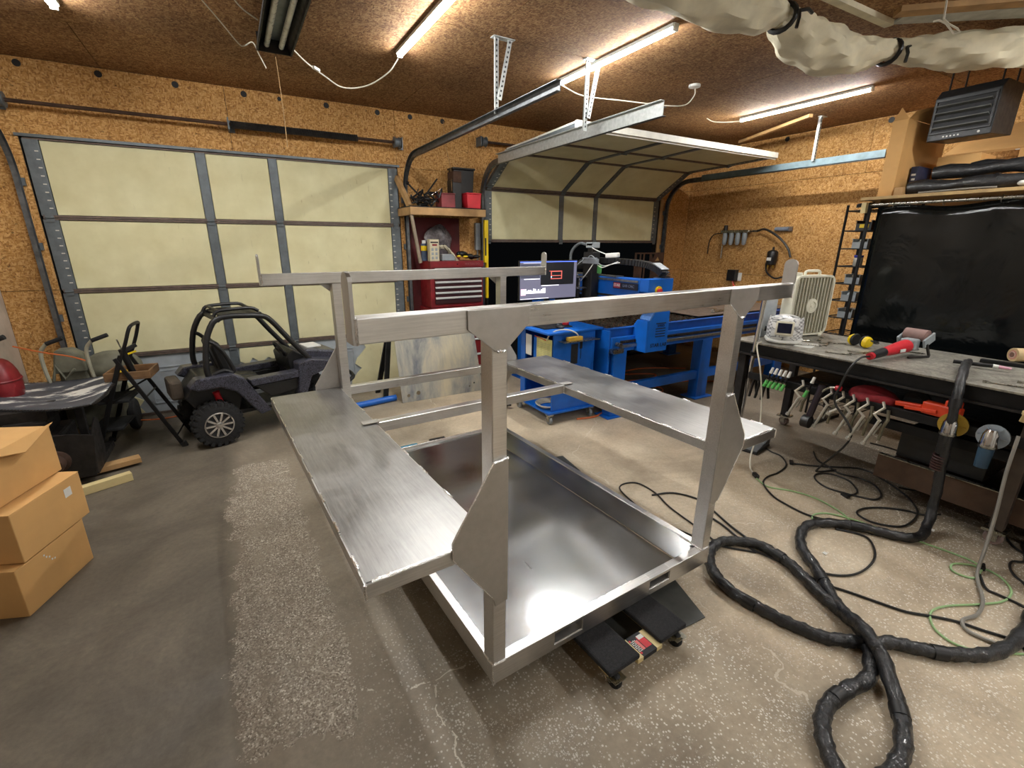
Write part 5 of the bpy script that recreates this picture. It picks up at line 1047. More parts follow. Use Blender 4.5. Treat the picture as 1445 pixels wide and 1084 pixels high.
def wrench(label, x, y, rz, L=.17, m=None, grp=None):
    w = thing('wrench', label, 'wrench', (x, y, BZ + .0005), rz, grp); part('shank', MB().box(0, -.006, .001, L, .006, .007), m or STEEL, w, bevel=.002)
    part('open_jaw', MB().prism([(-.02, -.014), (-.005, -.016), (.01, -.008), (.01, .008), (-.005, .016), (-.02, .014), (-.008, .006), (-.008, -.006)], 2, 0, .009), m or STEEL, w, bevel=.001)
    part('ring_end', holed([(L + .012 + .015 * cos(t), .015 * sin(t)) for t in [2 * pi * i / 12 for i in range(12)]], [(L + .012, 0, .008)], .010).xf(Matrix.Translation((0, 0, .0055))), m or STEEL, w)
    return w
wrench('bright combination wrench lying alone at the bench front edge', 3.60, .82, rad(-75))
wrench('second wrench behind the lone bright wrench at the right frame edge', 3.76, .72, rad(-80), .14)
rnd = random.Random(12)
for k, (lab, x, y, a_) in enumerate((('bright wrench at the far end of the loose tool pile beside the helmet', 4.02, 1.93, 20), ('wrench pointing at the ear muffs in the tool pile', 3.93, 1.86, -40), ('wrench crossing the middle of the tool pile', 3.85, 1.80, 15), ('wrench nearest the bench front in the tool pile', 3.62, 1.66, -70), ('wrench beside the yellow ear muffs, front side', 3.80, 1.60, -55), ('short wrench at the front of the ear muffs', 3.72, 1.55, -20))):
    wrench(lab, x, y, rad(a_), rnd.uniform(.10, .16), grp='wrenches in the loose tool pile')
for k, (lab, x, y, a_, L) in enumerate((('long thin scriber in the tool pile near the bench front', 3.68, 1.93, -50, .16), ('thin drill rod lying behind the ear muffs', 4.20, 1.52, -60, .15), ('thin rod right of the ear muffs', 4.12, 1.44, -75, .13), ('short thin rod in front of the helmet', 3.83, 2.02, -30, .12))):
    r_ = thing('metal_rod', lab, 'rod', (x, y, BZ + .0065), rad(a_), 'thin rods on the bench'); part('rod_shank', MB().cyl((0, 0, 0), (L, 0, 0), .005, n=8), STEEL, r_, smooth=True); part('rod_tip', MB().cyl((L, 0, 0), (L + .02, 0, 0), .005, .001, n=8), DKM, r_)
pp = part('paper_sheet', MB().box(0, 0, .0, .22, .12, .002), WHITE); pp.location = (3.66, 1.80, BZ + .0008); pp.rotation_euler = (0, 0, .25); tag(pp, 'white paper strip lying on the bench under the tool pile', 'paper')
# hanging locking clamps
CLAMPM = flat('bright_clamp_steel', 'c2beb2', .35, .5)
def clamp(label, y, top, bot, dark=False, x=3.475, dy=0.0):
    c = thing('locking_clamp', label, 'clamp', (x, y, top), 0, 'locking clamps hanging from the bench rail'); L = top - bot; mm = CLAMPM
    part('upper_jaw', MB().tube([(.0, 0, 0), (-.02, -.02, -.03), (-.035, .02, -.08), (-.03, -.02, -.12)], .009, 6), mm, c, smooth=True)
    part('lower_jaw', MB().tube([(.02, -.03, -.05), (.015, -.04, -.11), (.0, -.03, -.16), (.01, -.02, -L * .9)], .010, 6), flat('dull_clamp_steel', '8f8b78', .4, .6), c, smooth=True)
    part('adjusting_handle', MB().cyl((-.03, -.015, -.11), (-.05, .03, -L + .01), .009, n=8), mm, c, smooth=True); part('end_screw', MB().cyl((-.05, .03, -L + .01), (-.053, .037, -L - .008), .014, n=10), mm, c, smooth=True); part('release_lever', MB().beam((-.01, -.02, -.14), (0, .01, -L * .8), .008, .012, (1, 0, 0)), mm, c)
    return c
clamp('locking clamp hanging below the bench end, left of the lone green clamp', 1.72, .70, .44); clamp('locking clamp hanging just right of the dark handle', 1.53, .695, .41)
clamp('left one of the three locking clamps hanging side by side', 1.39, .685, .405); clamp('middle one of the three locking clamps hanging side by side', 1.31, .685, .40); clamp('right one of the three locking clamps hanging side by side', 1.22, .685, .40)
clamp('short locking clamp hanging beneath the red cloth end', 1.455, .69, .53)
def gclamp(label, y):
    c = thing('green_pliers', label, 'pliers', (3.462, y, .745), 0, 'green handled tools hanging from the bench rail'); part('silver_tip', MB().cyl((0, 0, 0), (-.004, .01, -.045), .009, .012, n=10), WHITE, c, smooth=True); part('dark_shank', MB().cyl((-.004, .01, -.045), (-.008, .022, -.10), .008, n=8), BLKM, c, smooth=True)
    part('grip', MB().cyl((-.008, .022, -.10), (-.014, .04, -.155), .012, n=10), GRNP, c, smooth=True); part('collar', MB().cyl((-.008, .021, -.092), (-.008, .023, -.102), .013, n=10), STEEL, c)
for k, q in enumerate(('leftmost of the five green handled tools hanging in a row', 'second from left of the five green handled tools hanging in a row', 'middle one of the five green handled tools hanging in a row', 'fourth from left of the five green handled tools hanging in a row', 'rightmost of the five green handled tools hanging in a row')): gclamp(q, 1.94 - k * .033)
gclamp('lone green handled tool hanging between two locking clamps', 1.64)
for k, q in enumerate(('leftmost black spring clamp hanging behind the green handled tools', 'middle black spring clamp hanging behind the green handled tools', 'right black spring clamp hanging behind the green handled tools')):
    c = thing('spring_clamp', q, 'clamp', (3.56, 2.13 - k * .05, .60), 0, 'black spring clamps under the bench end'); part('clamp_arm', MB().beam((0, 0, 0), (.0, .02, -.16), .014, .022, (1, 0, 0)), BLK, c, bevel=.004); part('clamp_arm', MB().beam((.02, 0, 0), (.05, -.01, -.15), .014, .022, (1, 0, 0)), BLK, c, bevel=.004); part('clamp_jaw', MB().box(-.01, -.012, -.01, .03, .012, .03), BLK, c, bevel=.004)
pn = thing('pneumatic_tool', 'black handled tool hanging with a round end between the locking clamps', 'tool', (3.46, 1.58, .70)); part('tool_body', MB().cyl((0, 0, 0), (-.03, .03, -.24), .022, n=12), flat('plum_black', '221820', .4), pn, smooth=True); part('round_end', MB().cyl((-.04, .01, -.27), (-.04, .06, -.27), .045, n=16), BLK, pn, smooth=True)
rh = thing('red_air_fitting', 'silver hook with a red knob hanging from the bench rail', 'tool', (3.45, 1.49, .70)); part('hook_rod', MB().tube(spl([(-.0, .10, -.06), (0, .04, .0), (0, .0, .01)], 4), .008, 8), STEEL, rh, smooth=True); part('red_knob', MB().cyl((0, 0, .01), (0, -.03, .012), .018, n=14), REDB, rh, smooth=True)
rc = thing('red_cloth', 'crumpled dark red cloth lying on the under shelf of the bench', 'cloth', (3.60, 1.32, .613)); m = MB().sph((0, 0, .05), (.10, .15, .06), 20, 12); m.v = [(x * (1 + .12 * sin(40 * y)), y, max(0, z * (1 + .2 * sin(35 * x + 20 * y)))) for x, y, z in m.v]; part('cloth_heap', m, flat('dark_red_cloth', '8a1c24', .8, 0, .4, 10), rc, smooth=True)
og = thing('orange_glue_gun', 'orange trigger clamp gun lying on the under shelf rail', 'tool', (3.53, 1.02, .668), rad(-95)); part('gun_body', MB().box(-.02, -.03, 0, .16, .03, .075), ORNG, og, bevel=.01); part('gun_nose', MB().beam((-.16, 0, .015), (-.02, 0, .03), .035, .03), ORNG, og, bevel=.006); part('gun_grip', MB().box(.08, -.025, -.0, .15, .03, .11), ORNG, og, bevel=.01); part('gun_trigger', MB().beam((-.10, -.03, .01), (.06, -.035, .03), .012, .02), ORNG, og, bevel=.003)
wd2 = thing('cutting_wheel', 'black abrasive wheel leaning on the under shelf behind the orange tool', 'wheel', (3.68, 1.12, .613)); part('disc', MB().lathe([(.02, -.01), (.07, -.01), (.07, .01), (.02, .01)], (0, 0, .071), 0, 24), BLKR, wd2, smooth=True); part('hub', MB().cyl((-.014, 0, .071), (.014, 0, .071), .03, n=16), DKM, wd2)
def grinder(label, y, disc, bodym, z=.70):
    gd = thing('angle_grinder', label, 'power tool', (3.44, y, z), 0, 'angle grinders hanging from the bench')
    part('gear_case', MB().tube([(0, 0, .0), (0, 0, -.03), (0, 0, -.09)], .03, 14, rfun=lambda i: [.022, .034, .038][i]), CHROME, gd, smooth=True); part('collar_fins', MB().lathe([(.038, -.09), (.04, -.10), (.036, -.105)], (0, 0, 0), 2, 18), STEEL, gd, smooth=True)
    part('motor_body', MB().cyl((0, 0, -.105), (.0, .0, -.22), .034, .030, n=14), bodym, gd, smooth=True)
    part('disc_guard', MB().cyl((.035, 0, -.05), (.047, 0, -.05), .068, n=24), disc, gd, smooth=True); part('spindle', MB().cyl((.02, 0, -.05), (.05, 0, -.05), .014, n=10), STEEL, gd)
    for k in range(6):
        a_ = 2 * pi * k / 6; part('disc_flap', MB().beam((.032, .03 * cos(a_), -.05 + .03 * sin(a_)), (.032, .06 * cos(a_), -.05 + .06 * sin(a_)), .004, .02, (1, 0, 0)), disc, gd)
grinder('angle grinder with yellow disc hanging from the bench rail', .875, flat('mustard_disc', 'a8892a', .6), BLK); grinder('angle grinder with pale disc and blue grey body hanging behind the black hose', .705, flat('pale_disc', '9aa4ac', .5), flat('blue_grey_body', '2f4a60', .5), .69)
cc = thing('coiled_cord', 'dark red coiled cord hanging below the yellow disc grinder', 'cord', (3.44, .875, .47)); part('coil', MB().tube([(.032 * cos(t), .032 * sin(t) , -t * .0025) for t in [i * .5 for i in range(76)]], .006, 5), flat('dark_red_cord', '3a2320', .5), cc, smooth=True)
wbx = thing('wire_brush', 'round wire brush lying at the right frame edge below the bench top', 'brush', (3.46, .60, .80)); part('brush_block', MB().lathe([(.012, 0), (.028, .004), (.028, .02), (.014, .026)], (0, 0, 0), 2, 18), PLY, wbx, smooth=True); m = MB()
for k in range(40):
    a_ = 2 * pi * k / 40; m.cyl((.022 * cos(a_), .022 * sin(a_), 0), (.026 * cos(a_), .026 * sin(a_), -.035), .002, n=4)
part('bristles', m, flat('brass_bristle', 'b9a274', .5), wbx, kind='stuff')
for k, lb_ in enumerate(('dark steel bar on the under shelf of the bench, nearest the front rail', 'dark steel bar on the under shelf, second in from the front rail', 'dark steel bar on the under shelf, third in from the front rail', 'dark steel bar on the under shelf, fourth in from the front rail', 'dark steel bar on the under shelf, innermost of the five')):
    o = part('steel_bar_stock', MB().box(BX0 + .10 + k * .05, .75 + (k % 3) * .12, .6125, BX0 + .13 + k * .05, 1.9 - (k % 4) * .06, .632 + (k % 3) * .006), DKM if k % 2 else BLKM, bevel=.002); tag(o, lb_, 'bar', 'dark bar stock under the bench')
pl_ = thing('prop_pole', 'shiny metal pole leaning on the bench corner with a black ring', 'pole', (0, 0, 0)); part('pole_tube', MB().cyl((3.82, 2.36, .0), (3.34, 2.02, 1.33), .017, n=12), CHROME, pl_, smooth=True); part('black_ring', MB().cyl((3.82 - .48 * .60, 2.36 - .34 * .60, 1.33 * .60), (3.82 - .48 * .62, 2.36 - .34 * .62, 1.33 * .62), .023, n=12), BLK, pl_, smooth=True)
pl_['label'] = 'shiny metal pole leaning by the bench corner, black ring halfway up'
cord('white_cable', 'off white cable dangling from the bench corner to the floor plug', [(3.52, 2.10, .91), (3.47, 2.10, .88), (3.44, 2.02, .70), (3.46, 1.98, .45), (3.40, 1.93, .25), (3.30, 1.90, .08), (3.20, 1.83, .02), (3.14, 1.76, .015)], .006, CORDW)
pe = part('plug', MB().box(-.03, -.015, 0, .03, .015, .028), BLK, bevel=.006); pe.location = (3.13, 1.74, 0.001); pe.rotation_euler = (0, 0, 1.0); tag(pe, 'black plug joining the white cable and the green cord', 'plug')
pd_ = thing('foot_pedal', 'dark foot pedal on the floor under the cart shelf corner', 'pedal', (3.50, 1.96, 0), rad(12)); part('pedal_base', MB().box(-.02, 0, 0, .26, .17, .02), BLK, pd_, bevel=.005); part('pedal_plate', MB().prism([(-.02, .022), (.26, .022), (.26, .075), (-.02, .03)], 1, .005, .165), flat('dark_grey_pedal', '3d4144', .5), pd_, bevel=.005)

# ------------------------------------------------------------------ curtain, bin rack, loft
cu = thing('welding_curtain', 'large glossy black welding curtain on a steel frame behind the bench', 'curtain', (4.80, 0, 0))
def cf(u, v):
    y = 2.06 - 3.0 * u; z = .25 + (1.94 - .25) * v; return (.012 * sin(11 * u) * (1 - .3 * v) + .012 * sin(26 * u + 3) * v * v, y, z + .012 * sin(30 * u) * v * v)
part('curtain_sheet', MB().grid(cf, 70, 24), VINYL, cu, smooth=True, solid=.002)
part('frame_top', MB().cyl((0, 2.12, 1.965), (0, -1.0, 1.965), .014, n=10), STEEL, cu, smooth=True)
for y in (2.12, -1.0): part('frame_post', MB().cyl((0, y, .03), (0, y, 1.965), .014, n=10), BLKM, cu, smooth=True)
part('frame_foot', MB().box(-.25, 2.10, 0, .25, 2.14, .03), BLKM, cu, bevel=.003); part('frame_foot', MB().box(-.25, -1.02, 0, .25, -.98, .03), BLKM, cu, bevel=.003)
for k in range(9): part('curtain_ring', MB().tube([(.022 * cos(t), 1.95 - k * .32, 1.958 + .026 * sin(t)) for t in [2 * pi * i / 12 for i in range(12)]], .003, 5, True), STEEL, cu, smooth=True)
rk = thing('bin_rack', 'black wire shelving rack holding small bins, left of the black curtain', 'shelf', (4.88, 2.33, 0))
for x in (0, .34):
    for y in (0, -.42): part('rack_post', MB().cyl((x, y, .0), (x, y, 1.98), .011, n=8), BLKM, rk, smooth=True)
RZ = [.12, .50, .83, .985, 1.14, 1.295, 1.45, 1.605, 1.76, 1.93]
for z in RZ:
    m = MB().cyl((0, 0, z), (0, -.42, z), .006, n=6).cyl((.34, 0, z), (.34, -.42, z), .006, n=6).cyl((0, 0, z), (.34, 0, z), .006, n=6).cyl((0, -.42, z), (.34, -.42, z), .006, n=6)
    for k in range(8): m.cyl((0, -.05 - k * .045, z), (.34, -.05 - k * .045, z), .003, n=5)
    part('wire_shelf', m, BLKM, rk, kind=None)
bn = [('topmost bin on the wire rack, black with a yellow label', BLK, 1.765, True), ('grey bin on the wire rack, second from the top', GREYP, 1.61, False), ('clear jar with a blue lid on the wire rack', None, 1.455, False), ('grey bin holding rags in the middle of the wire rack', GREYP, 1.30, False), ('grey bin with a white tool, lower half of the wire rack', GREYP, 1.145, False), ('lowest grey bin on the wire rack above the bench', GREYP, .99, False)]
for k, (lab, mm, z, yel) in enumerate(bn):
    if mm is None:
        j = thing('jar', lab, 'jar', (4.95, 2.19, z)); part('jar_body', MB().lathe([(.03, 0), (.036, .01), (.036, .065), (.03, .075)], (0, 0, 0), 2, 16), flat('dusty_plastic', 'a5a298', .4), j, smooth=True); part('jar_lid', MB().cyl((0, 0, .0755), (0, 0, .095), .036, n=16), flat('violet_blue_lid', '2d3590', .4), j, smooth=True); continue
    b = thing('storage_bin', lab, 'bin', (4.89, 2.24, z)); 
    part('bin_shell', MB().box(0, -.12, 0, .20, 0, .006).box(0, -.12, .006, .20, -.115, .075).box(0, -.005, .006, .20, 0, .075).box(.195, -.115, .006, .20, -.005, .075).box(0, -.115, .006, .005, -.005, .055), mm, b)
    part('bin_rim', MB().box(-.006, -.126, .075, .206, -.114, .082).box(-.006, -.006, .075, .206, .006, .082), GREYP if not yel else BLK, b)
    if yel: part('bin_label', MB().box(-.003, -.10, .02, -.0005, -.03, .05), YEL, b, label='yellow label')
    else: part('bin_contents', MB().sph((.08, -.06, .05), (.06, .045, .035), 10, 6), STEEL if k % 2 else flat('pale_rag', 'a9b2b6', .8), b, smooth=True)
bh = thing('black_bundle', 'black bundle of cords on top of the wire rack', 'bundle', (4.93, 2.16, 1.938)); m = MB(); rnd = random.Random(5)
for k in range(9): 
    c = (rnd.uniform(-.03, .05), rnd.uniform(-.1, .06)); m.tube(spl([(c[0] + .06 * cos(t + k), c[1] + .06 * sin(t), .018 + .012 * (k % 3) + .006 * sin(3 * t)) for t in [i * .9 for i in range(6)]], 3), .010, 6)
part('cord_bundle', m, BLK, bh, smooth=True, kind='stuff')
lf_ = thing('loft_shelf', 'wooden storage shelf above the black curtain, loaded with boxes and black bundles', 'shelf', (0, 0, 0))
part('shelf_board', MB().box(4.74, -1.0, 2.0, XR - .004, 2.17, 2.018), PINE, lf_); part('shelf_edge', MB().box(4.72, -1.0, 2.0, 4.739, 2.17, 2.024), flat('pale_pine_edge', 'b79a68', .6), lf_, bevel=.002)
for y in (2.10, .6, -.9): part('shelf_joist', MB().box(4.86 if y > 2 else 4.76, y - .02, 1.982, XR - .004, y + .02, 1.9995), PINE, lf_)
part('shelf_post', MB().box(4.745, 2.13, 1.90, 4.785, 2.165, 1.984), PLY, lf_)
part('rear_post', MB().box(6.40, 2.05, 0, 6.48, 2.13, 1.9995), PINE, lf_)
tb_ = thing('cardboard_box', 'tall narrow cardboard box with open top flaps standing at the shelf end', 'box', (4.80, 1.985, 2.0185))
part('carton_body', MB().box(0, 0, 0, .75, .105, .575), CARD, tb_, bevel=.003); part('open_flap', MB().add([(0, 0, .575), (0, .105, .575), (.015, .07, .67)], [(0, 1, 2)]), CARDD, tb_, solid=.003); part('open_flap', MB().add([(0.001, -.002, .575), (.40, -.002, .575), (.36, -.03, .70), (.04, -.025, .63)], [(0, 1, 2, 3)]), CARDD, tb_, solid=.003)
cb2 = thing('cardboard_box', 'square cardboard box on the high shelf beneath the heater', 'box', (5.16, 1.60, 2.0185)); part('carton_body', MB().box(0, 0, 0, .30, .27, .31), CARD, cb2, bevel=.004); 0 and part('carton_tape', MB().box(-.001, .15, .0, -.0003, .20, .34), flat('tan_tape', 'b8935a', .3) if 'tan_tape' not in MT else MT['tan_tape'], cb2)
cb3 = thing('cardboard_box', 'wide cardboard box at the back of the high shelf, right side', 'box', (5.55, .70, 2.0185)); part('carton_body', MB().box(0, 0, 0, .6, .8, .36), CARD, cb3, bevel=.004); part('top_flap', MB().box(0, 0, .361, .6, .39, .365), CARD, cb3)
bb = thing('blue_box', 'narrow dark blue printed box behind the square cardboard box', 'box', (5.0, 1.922, 2.0185)); part('box_body', MB().box(0, 0, 0, .25, .05, .24), flat('navy_print', '25304e', .5), bb, bevel=.003); m = MB()
for k in range(5): m.box(-.001, .01, .03 + k * .035, -.0004, .04 - .006 * (k % 2), .045 + k * .035)
part('printed_marks', m, WHITE, bb, kind='stuff')
fb = thing('flattened_cardboard', 'large flattened cardboard carton lying tilted behind the heater', 'cardboard', (5.75, .15, 2.395)); part('carton_sheet', MB().box(0, 0, 0, .70, 1.9, .025).xf(Matrix.Rotation(rad(-24), 4, 'Y')), CARD, fb, bevel=.003); part('torn_patch', MB().box(-.003, 1.35, .0, -.001, 1.43, .025), WHITE, fb)
for k, (y0, y1, x, z, lab) in enumerate(((1.90, .2, 4.84, 2.08, 'nearest of the black wrapped bundles lying along the high shelf'), (1.84, .1, 4.97, 2.08, 'black wrapped bundle behind the nearest one on the high shelf'), (1.78, -.1, 4.90, 2.18, 'upper black wrapped bundle piled on the high shelf'), (1.60, .0, 5.02, 2.20, 'rear black wrapped bundle piled on the high shelf'))):
    w = thing('black_bundle', lab, 'bundle', (x, 0, z), 0, 'black wrapped bundles on the high shelf'); m = MB().tube([(.015 * sin(i), y0 + (y1 - y0) * i / 20, .006 * sin(i * 1.7)) for i in range(21)], .045, 10, rfun=lambda i: .046 + .010 * sin(i * 1.3)); part('wrapped_body', m, SLEEVE, w, smooth=True)
    for q in (.3, .7): part('binding', MB().cyl((.0, y0 + (y1 - y0) * q, 0), (.0, y0 + (y1 - y0) * q - .02, 0), .058, n=12), BLK, w, smooth=True)
cord('grey_rope', 'grey rope lying on the shelf edge beneath the black bundles', [(4.78, 1.80, 2.035), (4.77, 1.65, 2.036), (4.78, 1.5, 2.04), (4.77, 1.35, 2.036)], .007, CORDY)
eb = part('white_bulb', MB().sph((0, 0, 0), (.022, .03, .018), 12, 8), WHITE, smooth=True); eb.location = (4.76, 1.22, 2.05); tag(eb, 'small white oval cap on the high shelf edge', 'cap')
wbk = part('wood_block', MB().box(0, 0, 0, .06, .06, .06), PINE, bevel=.003); wbk.location = (4.76, 1.90, 2.0255); tag(wbk, 'small wooden block on the shelf beside the tall cardboard box', 'block')
# heater
ht = thing('unit_heater', 'dark grey unit heater with four louvers hung from the ceiling', 'heater', (4.92, 1.70, 2.42), rad(-2)) 
part('heater_body', MB().prism([(0, 0), (.36, .02), (.36, .36), (.06, .36), (0, .30)], 1, -.19, .19), flat('dark_grey_enamel', '2f3133', .45, .2), ht, bevel=.006)
part('front_bezel', MB().box(-.012, -.18, .045, .0, .18, .06).box(-.012, -.18, .27, 0, .18, .285).box(-.012, -.18, .06, 0, -.165, .27).box(-.012, .165, .06, 0, .18, .27), MT['dark_grey_enamel'], ht, bevel=.002)
part('louver_cavity', MB().box(-.004, -.165, .06, -.001, .165, .27), INK, ht)
for k in range(4):
    part('louver', MB().prism([(-.035, .085 + k * .05), (-.004, .072 + k * .05), (-.004, .078 + k * .05), (-.034, .092 + k * .05)], 1, -.16, .16), flat('louver_grey', '626461', .4, .3), ht, bevel=.001)
for k in range(5): part('control_mark', MB().box(-.002, .08 - k * .022, .018, -.0005, .09 - k * .022, .028), WHITE, ht)
part('control_button', MB().cyl((-.003, -.12, .025), (0, -.12, .025), .008, n=10), WHITE, ht)
for x, y in ((.08, .15), (.08, -.15), (.32, .15), (.32, -.15)): part('hanger_rod', MB().cyl((x, y, .34), (x, y, .58), .006, n=8), BLKM, ht)
part('ceiling_mount', MB().box(.04, -.18, .572, .36, .18, .579), BLKM, ht)
part('torn_label', MB().box(.361, -.02, .10, .363, .05, .17), WHITE, ht)

# ------------------------------------------------------------------ right wall fittings
ff = thing('air_filter_regulator', 'row of four silver air filters on the right wall', 'air filter', (XR - .06, 4.52, 1.74)); part('manifold', MB().box(-.03, -.22, .06, .06, .22, .10), STEEL, ff, bevel=.006)
for k in range(4): part('filter_bowl', MB().lathe([(.012, -.11), (.03, -.09), (.034, -.02), (.034, .06)], (0, -.16 + k * .105, 0), 2, 14), GREYP, ff, smooth=True)
part('gauge', MB().cyl((0, .16, .10), (0, .16, .17), .028, n=14), BLK, ff, smooth=True); part('drain_pipe', MB().cyl((0, .18, -.11), (0, .18, -.30), .01, n=8), STEEL, ff); part('outlet_stub', MB().cyl((0, -.22, .08), (0, -.34, .08), .014, n=8), STEEL, ff)
cord('air_hose', 'black air hose arching from the filters to the black regulator', [(6.46, 4.18, 1.82), (6.44, 4.05, 1.84), (6.43, 3.85, 1.74), (6.43, 3.70, 1.60), (6.43, 3.64, 1.48)], .014, CORD)
cord('air_hose', 'black air hose curving beneath the black regulator', [(6.45, 3.97, 1.40), (6.44, 3.94, 1.28), (6.44, 3.82, 1.20), (6.44, 3.7, 1.22)], .012, CORD)
cord('thin_tube', 'thin black tube left of the air filters on the wall', [(6.46, 4.75, 1.80), (6.47, 4.88, 1.78), (6.48, 4.95, 1.68), (6.48, 4.96, 1.5)], .007, CORD)
cp2 = thing('pipe_coupling', 'grey blue pipe coupling on the wall above the black regulator', 'coupling', (XR - .035, 3.86, 1.84)); part('coupling_body', MB().cyl((0, -.10, 0), (0, .08, 0), .026, n=12), flat('blue_grey_metal', '8b97a8', .4, .4), cp2, smooth=True); part('coupling_plate', MB().box(.005, -.14, -.03, .030, -.02, .03), MT['brown_plate'] if 'brown_plate' in MT else STEEL, cp2)
rg = thing('pressure_regulator', 'black cylinder regulator with white label on the wall', 'regulator', (XR - .07, 3.90, 1.46)); part('regulator_body', MB().lathe([(.03, -.09), (.06, -.08), (.066, 0), (.066, .08), (.05, .10), (.015, .11), (.012, .15)], (0, 0, 0), 2, 18), BLK, rg, smooth=True); part('label_patch', MB().box(-.070, -.03, -.03, -.066, .03, .01), WHITE, rg); part('wall_bracket', MB().box(.0, -.03, -.02, .066, .03, .02), DKM, rg); part('brass_fitting', MB().cyl((0, .04, -.09), (0, .04, -.13), .012, n=8), flat('brass', 'b59a4a', .3, 1), rg); part('brass_fitting', MB().cyl((0, -.03, -.09), (0, -.03, -.13), .012, n=8), MT['brass'], rg)
ou = thing('wall_outlet', 'white wall outlet with a black adapter plugged in', 'outlet', (XR - .001, 4.40, 1.18)); part('cover_plate', MB().box(-.012, -.05, -.06, 0, .05, .06), WHITE, ou, bevel=.003); part('adapter', MB().box(-.09, .0, -.06, -.0125, .14, .10), BLK, ou, bevel=.008); part('adapter_cord', MB().tube(spl([(-.05, .06, -.06), (-.05, .03, -.12), (-.03, 0, -.16)], 4), .012, 6), ORNG, ou, smooth=True)

# ------------------------------------------------------------------ hoses and cords on the floor
def floorpath(xy, z=.0): return [(x, y, z) for x, y in xy]
def sleeve(name, label, pts, r):
    P = spl(pts, 9); o = thing(name, label, 'hose', (0, 0, 0)); m = MB()
    m.tube(P, r, 14, rfun=lambda i: r * (1 + .05 * sin(i * 1.9) + .04 * sin(i * .73)) * (min(1, .78 + i * .0028) if pts[0][2] > .5 else 1)); m2 = m
    # crinkles: twist ripple
    n = 14
    for i in range(len(P)):
        for k in range(n):
            v = Vector(m.v[i * n + k]); c = P[i]; w = 1 + .09 * sin(3 * (2 * pi * k / n) + i * .9); q = c + (v - c) * w; m.v[i * n + k] = (q.x, q.y, max(.001, q.z))
    part('sleeve', m2, SLEEVE, o, smooth=True)
    for f_ in (.12, .38, .62, .86):
        i = int(f_ * (len(P) - 2)); part('wrap_band', MB().cyl(P[i], P[i] + (P[i + 1] - P[i]).normalized() * .05, r * 1.12, n=14), BLK, o, smooth=True)
    return o
R = .027
hA = [(3.99, 1.02, .93), (3.82, .985, .945), (3.60, .93, .935), (3.46, .89, .85), (3.43, .87, .62), (3.44, .85, .30), (3.40, .83, .09), (3.262, .808, R)] + floorpath([(3.158, .842), (3.098, .925), (3.048, 1.016), (2.975, 1.1), (2.871, 1.171), (2.755, 1.186), (2.617, 1.141), (2.512, 1.066), (2.433, .967), (2.352, .882), (2.256, .784)], R) + [(2.183, .703, .045), (2.126, .625, .075), (2.061, .547, .08), (2.02, .50, .07), (1.896, .399, .035), (1.78, .333, R), (1.659, .30, R), (1.545, .303, R), (1.45, .32, R)]
sleeve('welding_hose', 'thick black sleeved hose running from the bench top down and across the floor', hA, R)
hB = floorpath([(1.36, .34), (1.447, .385), (1.513, .450), (1.588, .498), (1.681, .521), (1.805, .515), (1.92, .50)], R) + [(2.02, .535, .03), (2.136, .60, .028), (2.175, .655, .028)] + floorpath([(2.205, .735), (2.235, .82), (2.285, .925), (2.335, 1.035), (2.35, 1.116), (2.345, 1.225), (2.264, 1.305), (2.179, 1.341), (2.086, 1.327), (2.011, 1.284), (1.946, 1.221), (1.896, 1.121), (1.885, 1.017), (1.901, .929), (1.92, .837), (1.947, .766), (1.981, .693)], R) + [(2.045, .638, R), (2.113, .586, R), (2.203, .536, R), (2.249, .484, R), (2.311, .418, R), (2.385, .365, R), (2.472, .315, R), (2.603, .284, R), (2.811, .278, R), (3.0, .30, R)]
sleeve('welding_hose', 'thick black sleeved hose looping beside the cart and leaving the frame right', hB, R)
c_ = .006
def fc(name, label, xy, r, m, grp=None): return cord(name, label, floorpath(xy, r + .001), r, m, 6, 'cord', 6, grp)
fc('extension_cord', 'long black cord crossing the floor from the cart to the right', [(2.378, 1.598), (2.37, 1.466), (2.325, 1.305), (2.305, 1.226), (2.327, 1.138), (2.353, 1.012), (2.36, .886), (2.407, .789), (2.455, .68), (2.497, .593), (2.562, .526), (2.626, .454), (2.663, .376), (2.707, .283), (2.668, .229)], .006, CORD)
fc('extension_cord', 'black cord arc inside the bend of the thick hose', [(2.426, .941), (2.499, .872), (2.596, .836), (2.735, .836), (2.863, .868), (2.976, .94), (2.992, 1.002), (2.93, 1.10)], .006, CORD)
fc('extension_cord', 'thin black cord looping beside the right edge of the cart deck', [(2.30, 1.20), (2.166, 1.356), (2.099, 1.548), (2.057, 1.726), (2.077, 1.903), (2.124, 2.086), (2.202, 2.133), (2.297, 2.091), (2.303, 1.931), (2.247, 1.759), (2.215, 1.525), (2.183, 1.346)], .005, CORD)
fc('extension_cord', 'black cord behind the right front post of the cart', [(2.26, 1.923), (2.409, 1.872), (2.489, 1.732), (2.46, 1.6), (2.40, 1.42), (2.36, 1.22)], .006, CORD)
fc('extension_cord', 'black cord running from the foot pedal past the green cord', [(3.70, 2.05), (3.644, 1.938), (3.633, 1.85), (3.517, 1.738), (3.341, 1.694), (3.204, 1.693), (3.082, 1.65), (2.975, 1.521), (2.943, 1.413), (2.936, 1.27), (3.002, 1.138)], .006, CORD)
